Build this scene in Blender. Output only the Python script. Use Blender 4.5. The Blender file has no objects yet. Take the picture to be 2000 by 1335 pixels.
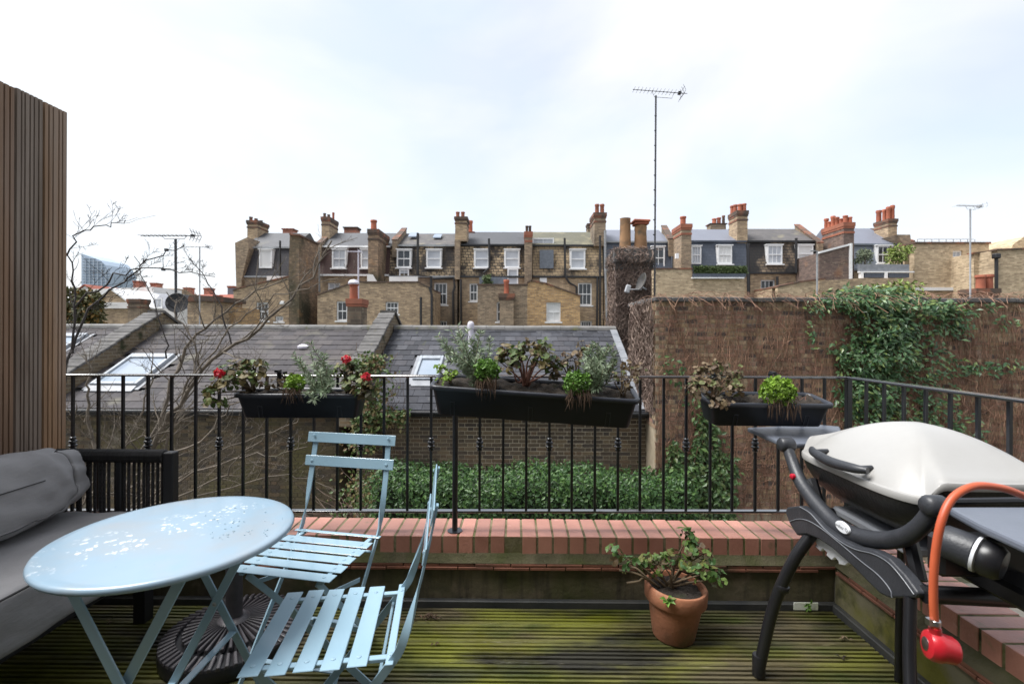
import bpy, bmesh, math, random
from mathutils import Vector, Matrix
V = Vector
rad = math.radians
rng = random.Random(11)
U = rng.uniform
sc = bpy.context.scene
col = sc.collection

# ---------------------------------------------------------------- camera
EYE = 1.27                     # eye height above the deck
FPX = 925.0                    # focal length in pixels of the 2000 px wide photograph
HOR = 650.0                    # horizon line in the photograph
yaw, roll = 8 / 925.0, 0.0042
fw = V((-math.sin(yaw), math.cos(yaw), 0))
r0 = V((math.cos(yaw), math.sin(yaw), 0))
up0 = V((0, 0, 1))
rt = r0 * math.cos(roll) + up0 * math.sin(roll)
upv = up0 * math.cos(roll) - r0 * math.sin(roll)
CAM = V((0, 0, EYE))
cd = bpy.data.cameras.new('camera')
cam = bpy.data.objects.new('camera', cd)
col.objects.link(cam)
cd.sensor_width = 36
cd.lens = FPX / 2000 * 36
cd.shift_y = -(667.5 - HOR) / 2000
cd.clip_start = 0.02
cd.clip_end = 6000
cd.dof.use_dof = True
cd.dof.focus_distance = 2.3
cd.dof.aperture_fstop = 4.5
M = Matrix.Identity(4)
for i in range(3):
    M[i][0], M[i][1], M[i][2], M[i][3] = rt[i], upv[i], -fw[i], CAM[i]
cam.matrix_world = M
sc.camera = cam

# ---------------------------------------------------------------- sky, sun, exposure
SUN_EL, SUN_AZ = 62, -96        # degrees; azimuth from +Y towards +X
w = bpy.data.worlds.new('World')
sc.world = w
w.use_nodes = True
nt = w.node_tree
nt.nodes.clear()
out = nt.nodes.new('ShaderNodeOutputWorld')
bg = nt.nodes.new('ShaderNodeBackground')
bg.inputs['Strength'].default_value = 0.1
sky = nt.nodes.new('ShaderNodeTexSky')
sky.sky_type = 'NISHITA'
sky.sun_disc = False
sky.sun_elevation = rad(SUN_EL)
sky.sun_rotation = rad(SUN_AZ)
sky.dust_density = 2.5
tc = nt.nodes.new('ShaderNodeTexCoord')
mp = nt.nodes.new('ShaderNodeMapping')
mp.inputs['Scale'].default_value = (1.0, 1.0, 1.9)
mp.inputs['Location'].default_value = (0.4, 8.8, 2.0)
nz = nt.nodes.new('ShaderNodeTexNoise')
nz.inputs['Scale'].default_value = 1.55
nz.inputs['Detail'].default_value = 5
nz.inputs['Roughness'].default_value = 0.5
nz.inputs['Distortion'].default_value = 0.35
rp = nt.nodes.new('ShaderNodeValToRGB')
rp.color_ramp.elements[0].position = 0.36
rp.color_ramp.elements[0].color = (0.56, 0.56, 0.56, 1)
rp.color_ramp.elements[1].position = 0.62
rp.color_ramp.elements[1].color = (0.985, 0.985, 0.985, 1)
nz2 = nt.nodes.new('ShaderNodeTexNoise')
nz2.inputs['Scale'].default_value = 2.6
nz2.inputs['Detail'].default_value = 6
rp2 = nt.nodes.new('ShaderNodeValToRGB')
rp2.color_ramp.elements[0].position = 0.3
rp2.color_ramp.elements[0].color = (0.86, 0.92, 0.99, 1)
rp2.color_ramp.elements[1].position = 0.6
rp2.color_ramp.elements[1].color = (0.94, 0.94, 0.945, 1)
scl = nt.nodes.new('ShaderNodeMix')
scl.data_type = 'RGBA'; scl.blend_type = 'MULTIPLY'
scl.inputs[0].default_value = 1
scl.inputs[7].default_value = (4.3, 4.3, 4.3, 1)
mx = nt.nodes.new('ShaderNodeMix')
mx.data_type = 'RGBA'
L = nt.links.new
L(tc.outputs['Generated'], mp.inputs['Vector'])
L(mp.outputs[0], nz.inputs['Vector']); L(mp.outputs[0], nz2.inputs['Vector'])
L(nz.outputs[0], rp.inputs[0]); L(nz2.outputs[0], rp2.inputs[0])
L(rp2.outputs[0], scl.inputs[6])
L(rp.outputs[0], mx.inputs[0])
L(sky.outputs[0], mx.inputs[6]); L(scl.outputs[2], mx.inputs[7])
L(mx.outputs[2], bg.inputs[0]); L(bg.outputs[0], out.inputs[0])

ld = bpy.data.lights.new('sun', 'SUN')
ld.energy = 2.4
ld.angle = rad(35)
ld.color = (1.0, 0.99, 0.97)
sun = bpy.data.objects.new('sun', ld)
col.objects.link(sun)
sd = V((math.sin(rad(SUN_AZ)) * math.cos(rad(SUN_EL)), math.cos(rad(SUN_AZ)) * math.cos(rad(SUN_EL)), math.sin(rad(SUN_EL))))
sun.rotation_euler = sd.to_track_quat('Z', 'Y').to_euler()
sun.location = sd * 60
sc.view_settings.view_transform = 'Standard'
sc.view_settings.look = 'None'
sc.view_settings.exposure = 1.45
sc.view_settings.gamma = 1
sc.view_settings.use_curve_mapping = False
sc.cycles.max_bounces = 6
sc.cycles.diffuse_bounces = 3

# ---------------------------------------------------------------- pixel -> place helpers
def ray(px, py):
    return fw + rt * ((px - 1000) / FPX) - upv * ((py - HOR) / FPX)
def at(px, py, Y):
    d = ray(px, py); return CAM + d * (Y / d.y)
def onz(px, py, z):
    d = ray(px, py); return CAM + d * ((z - EYE) / d.z)
def onx(px, py, x):
    d = ray(px, py); return CAM + d * (x / d.x)

# ---------------------------------------------------------------- mesh builder
ROOTM = {}
class MB:
    def __init__(s):
        s.v = []; s.f = []
    def add(s, vs, fs):
        o = len(s.v)
        s.v += [tuple(v) for v in vs]
        s.f += [tuple(i + o for i in f) for f in fs]
        return s
    def hexa(s, q0, q1):
        """two quads, q0 front (ccw) and q1 behind"""
        return s.add(list(q0) + list(q1), [(0, 1, 2, 3), (7, 6, 5, 4), (0, 4, 5, 1), (1, 5, 6, 2), (2, 6, 7, 3), (3, 7, 4, 0)])
    def box(s, a, b):
        x0, y0, z0 = a; x1, y1, z1 = b
        return s.hexa([(x0, y0, z0), (x1, y0, z0), (x1, y0, z1), (x0, y0, z1)], [(x0, y1, z0), (x1, y1, z0), (x1, y1, z1), (x0, y1, z1)])
    def cbox(s, c, sz, Mx=None):
        hx, hy, hz = sz[0] / 2, sz[1] / 2, sz[2] / 2
        P = [V(p) for p in ((-hx, -hy, -hz), (hx, -hy, -hz), (hx, -hy, hz), (-hx, -hy, hz), (-hx, hy, -hz), (hx, hy, -hz), (hx, hy, hz), (-hx, hy, hz))]
        c = V(c)
        P = [c + (Mx @ p if Mx else p) for p in P]
        return s.hexa(P[:4], P[4:])
    def bar(s, p, q, wd, th, up=(0, 0, 1)):
        """flat bar from p to q: wd across (perpendicular to up), th along up"""
        p, q = V(p), V(q); d = (q - p).normalized(); u = V(up)
        side = d.cross(u)
        if side.length < 1e-5: side = d.cross(V((1, 0, 0)))
        side.normalize(); u = side.cross(d).normalized()
        a, b = side * wd / 2, u * th / 2
        return s.hexa([p - a - b, p + a - b, p + a + b, p - a + b], [q - a - b, q + a - b, q + a + b, q - a + b])
    def strip(s, pts, wd, th, side):
        """bent flat bar through pts; side = direction of its width"""
        pts = [V(p) for p in pts]; sides = [V(q) for q in side] if isinstance(side, list) else [V(side)] * len(pts)
        rings = []
        for i, p in enumerate(pts):
            d = (pts[min(i + 1, len(pts) - 1)] - pts[max(i - 1, 0)]).normalized(); side = sides[i].normalized()
            sd_ = (side - d * side.dot(d)).normalized()
            n = d.cross(sd_).normalized()
            a, b = sd_ * wd / 2, n * th / 2
            rings.append([p - a - b, p + a - b, p + a + b, p - a + b])
        return s.loft(rings)
    def loft(s, rings, cap=True):
        n = len(rings[0]); o = len(s.v)
        for r in rings: s.v += [tuple(p) for p in r]
        for i in range(len(rings) - 1):
            for j in range(n):
                a = o + i * n + j; b = o + i * n + (j + 1) % n
                s.f.append((a, b, b + n, a + n))
        if cap:
            s.f.append(tuple(o + j for j in range(n))[::-1])
            s.f.append(tuple(o + (len(rings) - 1) * n + j for j in range(n)))
        return s
    def tube(s, pts, r, n=8, cap=True):
        pts = [V(p) for p in pts]; m = len(pts)
        rs = r if isinstance(r, (list, tuple)) else [r] * m
        d0 = (pts[1] - pts[0]).normalized()
        a = d0.orthogonal().normalized(); rings = []
        for i, p in enumerate(pts):
            d = (pts[min(i + 1, m - 1)] - pts[max(i - 1, 0)])
            if d.length < 1e-9: d = d0
            d.normalize()
            a = (a - d * a.dot(d))
            a = a.normalized() if a.length > 1e-6 else d.orthogonal().normalized()
            b = d.cross(a)
            rings.append([p + (a * math.cos(t) + b * math.sin(t)) * rs[i] for t in (2 * math.pi * k / n for k in range(n))])
        return s.loft(rings, cap)
    def lathe(s, prof, c, n=24, Mx=None, sx=1, sy=1, cap=True):
        c = V(c); rings = []
        for r, z in prof:
            ring = []
            for k in range(n):
                t = 2 * math.pi * k / n
                p = V((r * math.cos(t) * sx, r * math.sin(t) * sy, z))
                ring.append(c + (Mx @ p if Mx else p))
            rings.append(ring)
        return s.loft(rings, cap)
    def prism(s, pts, off):
        """polygon (list of points) extruded by vector off"""
        n = len(pts); off = V(off); pts = [V(p) for p in pts]
        return s.add(pts + [p + off for p in pts], [tuple(range(n)), tuple(range(2 * n - 1, n - 1, -1))] + [(i, i + n, (i + 1) % n + n, (i + 1) % n) for i in range(n)])
    def pxpoly(s, pts, Y, d):
        return s.prism([at(x, y, Y) for x, y in pts], (0, d, 0))
    def leaf(s, p, d, nrm, ln, wd, fold=0.25):
        """pointed leaf, folded along its midrib: 4 triangles"""
        d = V(d).normalized(); nrm = V(nrm)
        sd_ = d.cross(nrm)
        if sd_.length < 1e-4: sd_ = d.orthogonal()
        sd_.normalize(); nn = sd_.cross(d); p = V(p)
        m = p + d * ln * 0.45
        return s.add([p, m + sd_ * wd / 2 + nn * wd * fold, p + d * ln - nn * wd * fold * .6, m - sd_ * wd / 2 + nn * wd * fold, m], [(0, 1, 4), (1, 2, 4), (2, 3, 4), (3, 0, 4)])
    def roundleaf(s, p, nrm, r, n=9, cup=0.25):
        """scalloped round leaf with a centre notch"""
        nrm = V(nrm).normalized(); a = nrm.orthogonal().normalized(); b = nrm.cross(a); p = V(p)
        t0 = U(0, 6.28); vs = [p]
        for k in range(n):
            t = t0 + 2 * math.pi * (k + .3) / (n + .3) * .96
            rr = r * (1 if k % 2 else .84) * U(.9, 1.08)
            vs.append(p + (a * math.cos(t) + b * math.sin(t)) * rr + nrm * r * (cup + U(-.16, .16)))
        return s.add(vs, [(0, k, k + 1) for k in range(1, n)])
    def mesh(s, name, mat=None, smooth=None, bevel=0, seg=1, fix=True):
        me = bpy.data.meshes.new(name)
        me.from_pydata(s.v, [], s.f)
        if (fix and len(s.f) < 6000) or bevel:
            bm = bmesh.new(); bm.from_mesh(me)
            if fix: bmesh.ops.recalc_face_normals(bm, faces=bm.faces)
            if bevel:
                es = [e for e in bm.edges if len(e.link_faces) == 2 and e.calc_face_angle(0) > 0.5]
                bmesh.ops.bevel(bm, geom=es, offset=bevel, segments=seg, affect='EDGES', profile=0.5)
            bm.to_mesh(me); bm.free()
        if smooth is not None:
            me.polygons.foreach_set('use_smooth', [True] * len(me.polygons))
            if smooth > 0: me.set_sharp_from_angle(angle=rad(smooth))
        if mat: me.materials.append(MAT[mat])
        me.update()
        return me

def rootof(o):
    while o.parent: o = o.parent
    return o
def tag(o, label=None, cat=None, group=None, kind=None):
    if label: o['label'] = label
    if cat: o['category'] = cat
    if group: o['group'] = group
    if kind: o['kind'] = kind
    return o
def thing(name, loc, label=None, cat=None, group=None, rotz=0, kind=None):
    o = bpy.data.objects.new(name, None)
    o.empty_display_size = 0.1
    col.objects.link(o)
    o.location = loc; o.rotation_euler = (0, 0, rotz)
    ROOTM[o.name] = Matrix.Translation(V(loc)) @ Matrix.Rotation(rotz, 4, 'Z')
    return tag(o, label, cat, group, kind)
def obj(name, mb, mat, parent=None, local=False, smooth=None, bevel=0, seg=1, label=None, cat=None, group=None, kind=None, fix=True):
    """link one mesh object; world coordinates unless local. Parts keep identity transforms."""
    if parent is not None:
        if not local:
            Mi = ROOTM[rootof(parent).name].inverted()
            mb.v = [tuple(Mi @ V(p)) for p in mb.v]
        me = mb.mesh(name, mat, smooth, bevel, seg, fix)
        o = bpy.data.objects.new(name, me); col.objects.link(o); o.parent = parent
    else:
        xs = [p[0] for p in mb.v]; ys = [p[1] for p in mb.v]; zs = [p[2] for p in mb.v]
        c = V(((min(xs) + max(xs)) / 2, (min(ys) + max(ys)) / 2, min(zs)))
        mb.v = [(p[0] - c.x, p[1] - c.y, p[2] - c.z) for p in mb.v]
        me = mb.mesh(name, mat, smooth, bevel, seg, fix)
        o = bpy.data.objects.new(name, me); col.objects.link(o); o.location = c
        ROOTM[o.name] = Matrix.Translation(c)
    return tag(o, label, cat, group, kind)
def inst(name, me, parent, Mw, kind=None):
    """place a shared mesh as a part"""
    o = bpy.data.objects.new(name, me); col.objects.link(o); o.parent = parent
    o.matrix_basis = ROOTM[rootof(parent).name].inverted() @ Mw
    return o
def copy_tree(o, parent=None):
    c = o.copy(); col.objects.link(c); c.parent = parent
    for ch in list(o.children): copy_tree(ch, c)
    return c
def smoothpath(pts, k=6):
    """Catmull-Rom through pts"""
    pts = [V(p) for p in pts]; P = [pts[0] * 2 - pts[1]] + pts + [pts[-1] * 2 - pts[-2]]
    o = []
    for i in range(1, len(P) - 2):
        for j in range(k):
            t = j / k; a, b, c, d = P[i - 1], P[i], P[i + 1], P[i + 2]
            o.append(0.5 * ((2 * b) + (c - a) * t + (2 * a - 5 * b + 4 * c - d) * t * t + (3 * b - a - 3 * c + d) * t ** 3))
    o.append(pts[-1]); return o

# ---------------------------------------------------------------- materials
MAT = {}
def _n(nt, t, **kw):
    n = nt.nodes.new(t)
    for k, v in kw.items():
        if k in n.inputs: n.inputs[k].default_value = v
        else: setattr(n, k, v)
    return n
def _c(c): return (c[0], c[1], c[2], 1)
def _mix(nt, fac, a, b, blend='MIX'):
    m = nt.nodes.new('ShaderNodeMix'); m.data_type = 'RGBA'; m.blend_type = blend
    for i, x in ((0, fac), (6, a), (7, b)):
        if hasattr(x, 'is_output'): nt.links.new(x, m.inputs[i])
        elif i == 0: m.inputs[0].default_value = x
        else: m.inputs[i].default_value = _c(x)
    return m.outputs[2]
def _noise(nt, vec, scale, detail=4, lo=.35, hi=.65, stretch=None, rough=.55):
    if stretch:
        mp = _n(nt, 'ShaderNodeMapping'); mp.inputs['Scale'].default_value = stretch
        nt.links.new(vec, mp.inputs[0]); vec = mp.outputs[0]
    n = _n(nt, 'ShaderNodeTexNoise', Scale=scale, Detail=detail, Roughness=rough)
    nt.links.new(vec, n.inputs['Vector'])
    r = _n(nt, 'ShaderNodeMapRange'); r.inputs[1].default_value = lo; r.inputs[2].default_value = hi
    nt.links.new(n.outputs[0], r.inputs[0])
    return r.outputs[0]
def pm(name, c1, c2=None, scale=6, rough=.6, metal=0, bump=0, bscale=None, rnd=0, island=0, layers=(), coord='O', stretch=None, spec=.5,
       brick=None, palette=None, trans=0, coat=0, bstretch=None, wet=None):
    """procedural Principled material. layers: (colour, scale, lo, hi[, stretch[, amount]]) noise overlays.
    brick: (width, height, mortar, mortar colour, c2) running over world X+Y / Z.  palette: colours picked per object or per island."""
    m = bpy.data.materials.new(name); m.use_nodes = True; nt = m.node_tree
    b = nt.nodes['Principled BSDF']; MAT[name] = m
    if coord == 'P': vec = _n(nt, 'ShaderNodeNewGeometry').outputs['Position']
    else: vec = _n(nt, 'ShaderNodeTexCoord').outputs['Object']
    c2 = c2 or tuple(x * .72 for x in c1)
    colr = _mix(nt, _noise(nt, vec, scale, 5, stretch=stretch), c1, c2)
    if palette:
        src = _n(nt, 'ShaderNodeObjectInfo').outputs['Random'] if not island else _n(nt, 'ShaderNodeNewGeometry').outputs['Random Per Island']
        cr = _n(nt, 'ShaderNodeValToRGB'); cr.color_ramp.interpolation = 'CONSTANT' if rnd == 0 else 'LINEAR'
        els = cr.color_ramp.elements
        while len(els) < len(palette): els.new(0.5)
        for i, c in enumerate(palette): els[i].position = i / len(palette); els[i].color = _c(c)
        nt.links.new(src, cr.inputs[0])
        colr = _mix(nt, 0.3, cr.outputs[0], colr)
        colr = _mix(nt, _noise(nt, vec, scale * 3, 3, .3, .75), colr, _mix(nt, 1, colr, (.72, .72, .72), 'MULTIPLY'))
    if brick:
        bw, bh, mo, mc, bc2 = brick
        sp = _n(nt, 'ShaderNodeSeparateXYZ'); g = _n(nt, 'ShaderNodeNewGeometry'); nt.links.new(g.outputs['Position'], sp.inputs[0])
        ad = _n(nt, 'ShaderNodeMath', operation='ADD'); nt.links.new(sp.outputs[0], ad.inputs[0]); nt.links.new(sp.outputs[1], ad.inputs[1])
        cb = _n(nt, 'ShaderNodeCombineXYZ'); nt.links.new(ad.outputs[0], cb.inputs[0]); nt.links.new(sp.outputs[2], cb.inputs[1])
        bt = _n(nt, 'ShaderNodeTexBrick'); bt.inputs['Scale'].default_value = 1
        bt.inputs['Brick Width'].default_value = bw; bt.inputs['Row Height'].default_value = bh; bt.inputs['Mortar Size'].default_value = mo
        bt.inputs['Mortar Smooth'].default_value = .3; bt.inputs['Bias'].default_value = 0
        nt.links.new(cb.outputs[0], bt.inputs['Vector']); nt.links.new(colr, bt.inputs['Color1'])
        bt.inputs['Color2'].default_value = _c(bc2); bt.inputs['Mortar'].default_value = _c(mc)
        colr = bt.outputs[0]
    for ly in layers:
        lc, ls, lo, hi = ly[:4]
        st = ly[4] if len(ly) > 4 else None
        f = _noise(nt, vec, ls, 6, lo, hi, st)
        if len(ly) > 5:
            mm = _n(nt, 'ShaderNodeMath', operation='MULTIPLY'); nt.links.new(f, mm.inputs[0]); mm.inputs[1].default_value = ly[5]; f = mm.outputs[0]
        colr = _mix(nt, f, colr, lc)
    if rnd or (island and not palette):
        src = _n(nt, 'ShaderNodeObjectInfo').outputs['Random'] if not island else _n(nt, 'ShaderNodeNewGeometry').outputs['Random Per Island']
        r = _n(nt, 'ShaderNodeMapRange'); k = island if island else rnd
        r.inputs[3].default_value = 1 - k; r.inputs[4].default_value = 1 + k
        nt.links.new(src, r.inputs[0])
        hs = _n(nt, 'ShaderNodeHueSaturation'); nt.links.new(colr, hs.inputs['Color']); nt.links.new(r.outputs[0], hs.inputs['Value'])
        colr = hs.outputs[0]
    nt.links.new(colr, b.inputs['Base Color'])
    b.inputs['Roughness'].default_value = rough; b.inputs['Metallic'].default_value = metal
    b.inputs['Specular IOR Level'].default_value = spec
    if coat: b.inputs['Coat Weight'].default_value = coat; b.inputs['Coat Roughness'].default_value = .12
    if wet:
        r = _n(nt, 'ShaderNodeMapRange'); r.inputs[3].default_value = wet[0]; r.inputs[4].default_value = wet[1]
        nt.links.new(_noise(nt, vec, wet[2], 4), r.inputs[0]); nt.links.new(r.outputs[0], b.inputs['Roughness'])
    if bump:
        bn = _n(nt, 'ShaderNodeBump', Strength=min(1, bump)); bn.inputs['Distance'].default_value = .01 if bump <= 1 else .01 * bump
        nt.links.new(_noise(nt, vec, bscale or scale * 6, 5, 0, 1, bstretch), bn.inputs['Height'])
        nt.links.new(bn.outputs[0], b.inputs['Normal'])
    if trans:
        ts = _n(nt, 'ShaderNodeBsdfTranslucent'); nt.links.new(colr, ts.inputs[0])
        ms = _n(nt, 'ShaderNodeMixShader', Fac=trans); o = nt.nodes['Material Output']
        nt.links.new(b.outputs[0], ms.inputs[1]); nt.links.new(ts.outputs[0], ms.inputs[2]); nt.links.new(ms.outputs[0], o.inputs[0])
    return m

MOSS = (.085, .092, .014); MOSSD = (.022, .026, .007); DIRT = (.03, .024, .017)
# terrace
pm('coping', (.50, .235, .175), (.38, .165, .12), 5, .42, spec=.7, bump=.2, bscale=90, rnd=.2, coord='P', layers=(((.16, .14, .07), 9, .64, .78), ((.2, .075, .055), 6, .6, .75, None, .6), ((.62, .42, .34), 14, .66, .78, None, .5)))
pm('mortar_moss', (.24, .205, .12), (.13, .115, .055), 14, .9, bump=.5, bscale=60, coord='P', layers=((MOSS, 5, .5, .68), (MOSSD, 9, .58, .7)))
pm('render_moss', (.145, .12, .075), (.08, .068, .04), 4, .85, bump=.35, bscale=40, coord='P', layers=(((.05, .052, .014), 2.6, .42, .64), ((.21, .165, .11), 6, .6, .76), (DIRT, 3.4, .5, .7, (6, 6, .7), .8), ((.028, .03, .01), 1.6, .56, .7, (1, 1, 2.5))))
pm('render_moss_side', (.16, .145, .09), (.09, .08, .045), 3, .85, bump=.3, bscale=40, coord='P', layers=(((.11, .105, .012), 3.2, .42, .6), (MOSSD, 6, .56, .7), ((.2, .18, .11), 5, .64, .8)))
pm('fillet', (.10, .088, .05), (.05, .046, .022), 8, .95, bump=.6, bscale=70, coord='P', layers=(((.05, .055, .015), 5, .45, .65), ((.3, .28, .2), 60, .7, .78)))
pm('creasing', (.22, .085, .05), (.12, .05, .03), 7, .8, bump=.3, coord='P', rnd=.15, layers=((MOSSD, 6, .55, .75),))
pm('deck', (.10, .082, .04), (.055, .046, .022), 5, .7, bump=.35, bscale=25, coord='P', rnd=.12, stretch=(1, 5, 5), bstretch=(1, 8, 8), wet=(.35, .8, 3),
   layers=(((.125, .13, .012), 2.6, .41, .6, (.55, 1.4, 1)), ((.045, .056, .008), 3.3, .48, .64, (.7, 1.6, 1)), ((.014, .013, .007), 2.1, .5, .62, (.5, 2.0, 1)), ((.10, .075, .045), 1.7, .6, .72, (.6, 1.6, 1), .7), ((.24, .21, .12), 18, .66, .8, (.5, 2, 1), .6)))
pm('deck_under', (.012, .012, .008), rough=.9)
pm('rubber', (.022, .024, .026), (.05, .05, .045), 4, .55, coord='P', bump=.2)
pm('white_sheet', (.8, .82, .76), (.55, .6, .4), 20, .5)
pm('railpaint', (.010, .011, .014), (.015, .016, .02), 30, .34, coat=.3)
pm('railtop', (.012, .013, .017), (.018, .019, .024), 30, .3, coat=1)
MAT['railtop'].node_tree.nodes['Principled BSDF'].inputs['Coat IOR'].default_value = 2.1
for k_, (ca, cb) in enumerate((((.30, .185, .105), (.19, .115, .065)), ((.25, .20, .165), (.145, .11, .085)), ((.24, .145, .09), (.14, .085, .053)), ((.27, .215, .175), (.17, .125, .095)))):
    pm('screenwood%d' % k_, ca, cb, 2.5, .72, bump=.35, bscale=12, coord='P', stretch=(5, 5, .3), bstretch=(8, 8, .35), rnd=.12,
       layers=(((.27, .225, .195), 1.3, .48, .68, (5, 5, .55), .55), ((.09, .055, .035), 3, .6, .74, (3, 3, .35), .85), ((.04, .024, .016), 7, .70, .78, (1.5, 1.5, .8)), ((.32, .19, .09), .8, .6, .76, (3, 3, .4), .5)))
pm('sofa_frame', (.018, .019, .022), rough=.45)
pm('rope', (.045, .044, .046), (.012, .012, .013), 160, .9, bump=.8, bscale=220, rnd=.2)
pm('cushion', (.26, .257, .264), (.22, .217, .223), 4, .85, bump=.6, bscale=11, coord='P', bstretch=(1, .7, 1.6))
pm('seam', (.04, .04, .042), rough=.9)
pm('bluepaint', (.275, .41, .50), (.245, .38, .47), 5, .32, coat=.4, layers=(((.3, .17, .07), 26, .735, .78),))
pm('bluetable', (.265, .365, .455), (.225, .335, .43), 3, .3, coat=.2, layers=(((.30, .32, .34), 3.2, .48, .72), ((.16, .26, .35), 60, .735, .76)))
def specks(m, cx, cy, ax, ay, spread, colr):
    """bright reflections painted into the colour as white specks along a band of the table top (object space)"""
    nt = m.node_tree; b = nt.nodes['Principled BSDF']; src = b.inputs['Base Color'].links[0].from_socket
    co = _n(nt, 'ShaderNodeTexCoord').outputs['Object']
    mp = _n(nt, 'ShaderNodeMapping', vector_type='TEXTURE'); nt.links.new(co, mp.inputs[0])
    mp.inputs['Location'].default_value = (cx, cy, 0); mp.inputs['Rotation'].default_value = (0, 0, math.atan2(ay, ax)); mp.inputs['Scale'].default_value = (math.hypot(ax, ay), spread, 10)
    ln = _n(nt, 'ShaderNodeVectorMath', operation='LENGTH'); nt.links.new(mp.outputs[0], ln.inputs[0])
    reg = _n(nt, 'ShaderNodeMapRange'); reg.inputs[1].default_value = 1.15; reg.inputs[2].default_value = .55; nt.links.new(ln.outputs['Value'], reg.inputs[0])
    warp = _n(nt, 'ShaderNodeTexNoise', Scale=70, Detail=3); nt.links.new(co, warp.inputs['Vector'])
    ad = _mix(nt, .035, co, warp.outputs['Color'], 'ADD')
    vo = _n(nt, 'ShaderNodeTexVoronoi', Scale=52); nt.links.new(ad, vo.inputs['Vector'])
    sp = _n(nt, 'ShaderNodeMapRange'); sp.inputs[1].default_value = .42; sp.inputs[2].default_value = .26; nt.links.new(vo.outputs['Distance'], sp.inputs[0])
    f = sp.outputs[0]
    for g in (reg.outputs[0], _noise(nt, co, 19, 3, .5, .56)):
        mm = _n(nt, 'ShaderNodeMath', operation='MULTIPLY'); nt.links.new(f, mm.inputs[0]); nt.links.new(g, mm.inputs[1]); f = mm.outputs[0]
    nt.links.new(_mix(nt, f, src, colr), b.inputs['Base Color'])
specks(MAT['bluetable'], -.06, -.015, .19, .235, .11, (.82, .83, .84))  # white specks stand in for bright reflections on the wet top
for n_ in ('bluepaint',): MAT[n_].node_tree.nodes['Principled BSDF'].inputs['Coat IOR'].default_value = 1.8
pm('glint_white', (.86, .87, .88), (.78, .8, .82), 60, .3)  # tone for painted tabletop glints; no mesh uses it
pm('steel', (.5, .5, .5), rough=.3, metal=1)
pm('base_plastic', (.068, .062, .068), (.04, .037, .042), 12, .42, bump=.15, bscale=60)
pm('lid', (.355, .35, .34), (.315, .31, .298), 2.5, .38, bump=.05, bscale=70, coat=.1, layers=(((.33, .31, .26), 3, .64, .84), ((.3, .27, .2), 40, .78, .82)))
pm('bowl', (.014, .014, .015), (.02, .02, .02), 30, .42, bump=.25, bscale=80)
pm('bbq_plastic', (.024, .026, .031), (.032, .034, .04), 20, .42, bump=.12, bscale=150)
pm('bbq_dark', (.011, .011, .013), rough=.33)
pm('shelf', (.135, .15, .185), (.12, .135, .165), 10, .38, bump=.06, bscale=120)
pm('edge_line', (.17, .18, .2), rough=.35)
pm('orange_hose', (.56, .115, .045), (.46, .085, .035), 8, .42)
pm('red_reg', (.52, .018, .03), (.42, .012, .02), 12, .3, coat=.3, bump=.05)
pm('white_plastic', (.62, .63, .65), (.5, .5, .52), 8, .4)
pm('badge', (.75, .77, .8), (.6, .62, .66), 30, .3)
pm('badge_print', (.2, .21, .22), rough=.5)
pm('red_button', (.5, .01, .03), rough=.25)
pm('terracotta', (.33, .135, .068), (.24, .095, .05), 6, .85, bump=.25, bscale=50, layers=(((.15, .09, .05), 5, .5, .7), ((.42, .24, .16), 9, .6, .78), ((.06, .05, .02), 4.5, .6, .74)))
pm('soil', (.014, .010, .007), (.032, .023, .016), 25, .95, bump=1.0, bscale=60, coord='P', layers=(((.03, .04, .012), 12, .6, .75), ((.12, .09, .06), 110, .7, .75)))
pm('planter', (.010, .0115, .017), (.013, .015, .021), 8, .42, spec=.3)
pm('planter_rim', (.022, .025, .034), (.016, .018, .025), 10, .36)
# plants
pm('stem', (.19, .14, .085), (.10, .07, .04), 40, .8)
pm('stem_red', (.22, .10, .07), (.14, .06, .045), 40, .8)
pm('rosemary', (.25, .30, .20), (.17, .235, .14), 20, .6, island=.35, trans=.15)
pm('geranium', (.09, .13, .03), rough=.6, island=1, trans=.2, scale=30, palette=[(.06, .115, .022), (.09, .15, .03), (.17, .19, .05), (.075, .1, .03), (.22, .15, .06), (.11, .05, .028), (.05, .03, .022), (.26, .18, .12)])
pm('geranium_dry', (.13, .12, .05), rough=.65, island=1, trans=.2, scale=30, palette=[(.17, .11, .055), (.08, .03, .02), (.13, .16, .045), (.28, .2, .13), (.05, .028, .022), (.1, .13, .03), (.22, .14, .08)])
pm('pot_geranium', (.07, .13, .03), rough=.55, island=1, trans=.2, scale=30, palette=[(.10, .19, .03), (.07, .15, .035), (.16, .24, .05), (.075, .17, .055), (.12, .05, .035), (.2, .19, .05)])
pm('brightgreen', (.23, .36, .045), (.16, .28, .03), 30, .55, island=.3, trans=.25)
pm('midgreen', (.12, .24, .035), (.09, .19, .03), 30, .55, island=.35, trans=.2)
pm('deadfluff', (.10, .06, .035), (.05, .03, .02), 40, .9, island=.3)
pm('petal', (.6, .015, .04), (.48, .008, .02), 30, .5, island=.25, trans=.2)
pm('hedge', (.045, .095, .028), (.03, .07, .022), 3, .45, spec=.35, island=1, coord='P', trans=.08, palette=[(.036, .09, .02), (.06, .135, .026), (.024, .06, .016), (.085, .165, .035), (.04, .095, .028)])
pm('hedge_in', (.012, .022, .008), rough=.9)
pm('creeper', (.05, .12, .05), (.035, .09, .04), 3, .33, island=1, coord='P', trans=.1, palette=[(.085, .17, .055), (.135, .235, .085), (.05, .115, .045), (.19, .29, .13), (.24, .30, .08), (.065, .14, .055), (.10, .195, .075)])
pm('ivy', (.09, .13, .03), rough=.5, island=1, trans=.15, palette=[(.07, .14, .03), (.05, .11, .025), (.12, .17, .04), (.2, .16, .06), (.2, .1, .05)])
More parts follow.
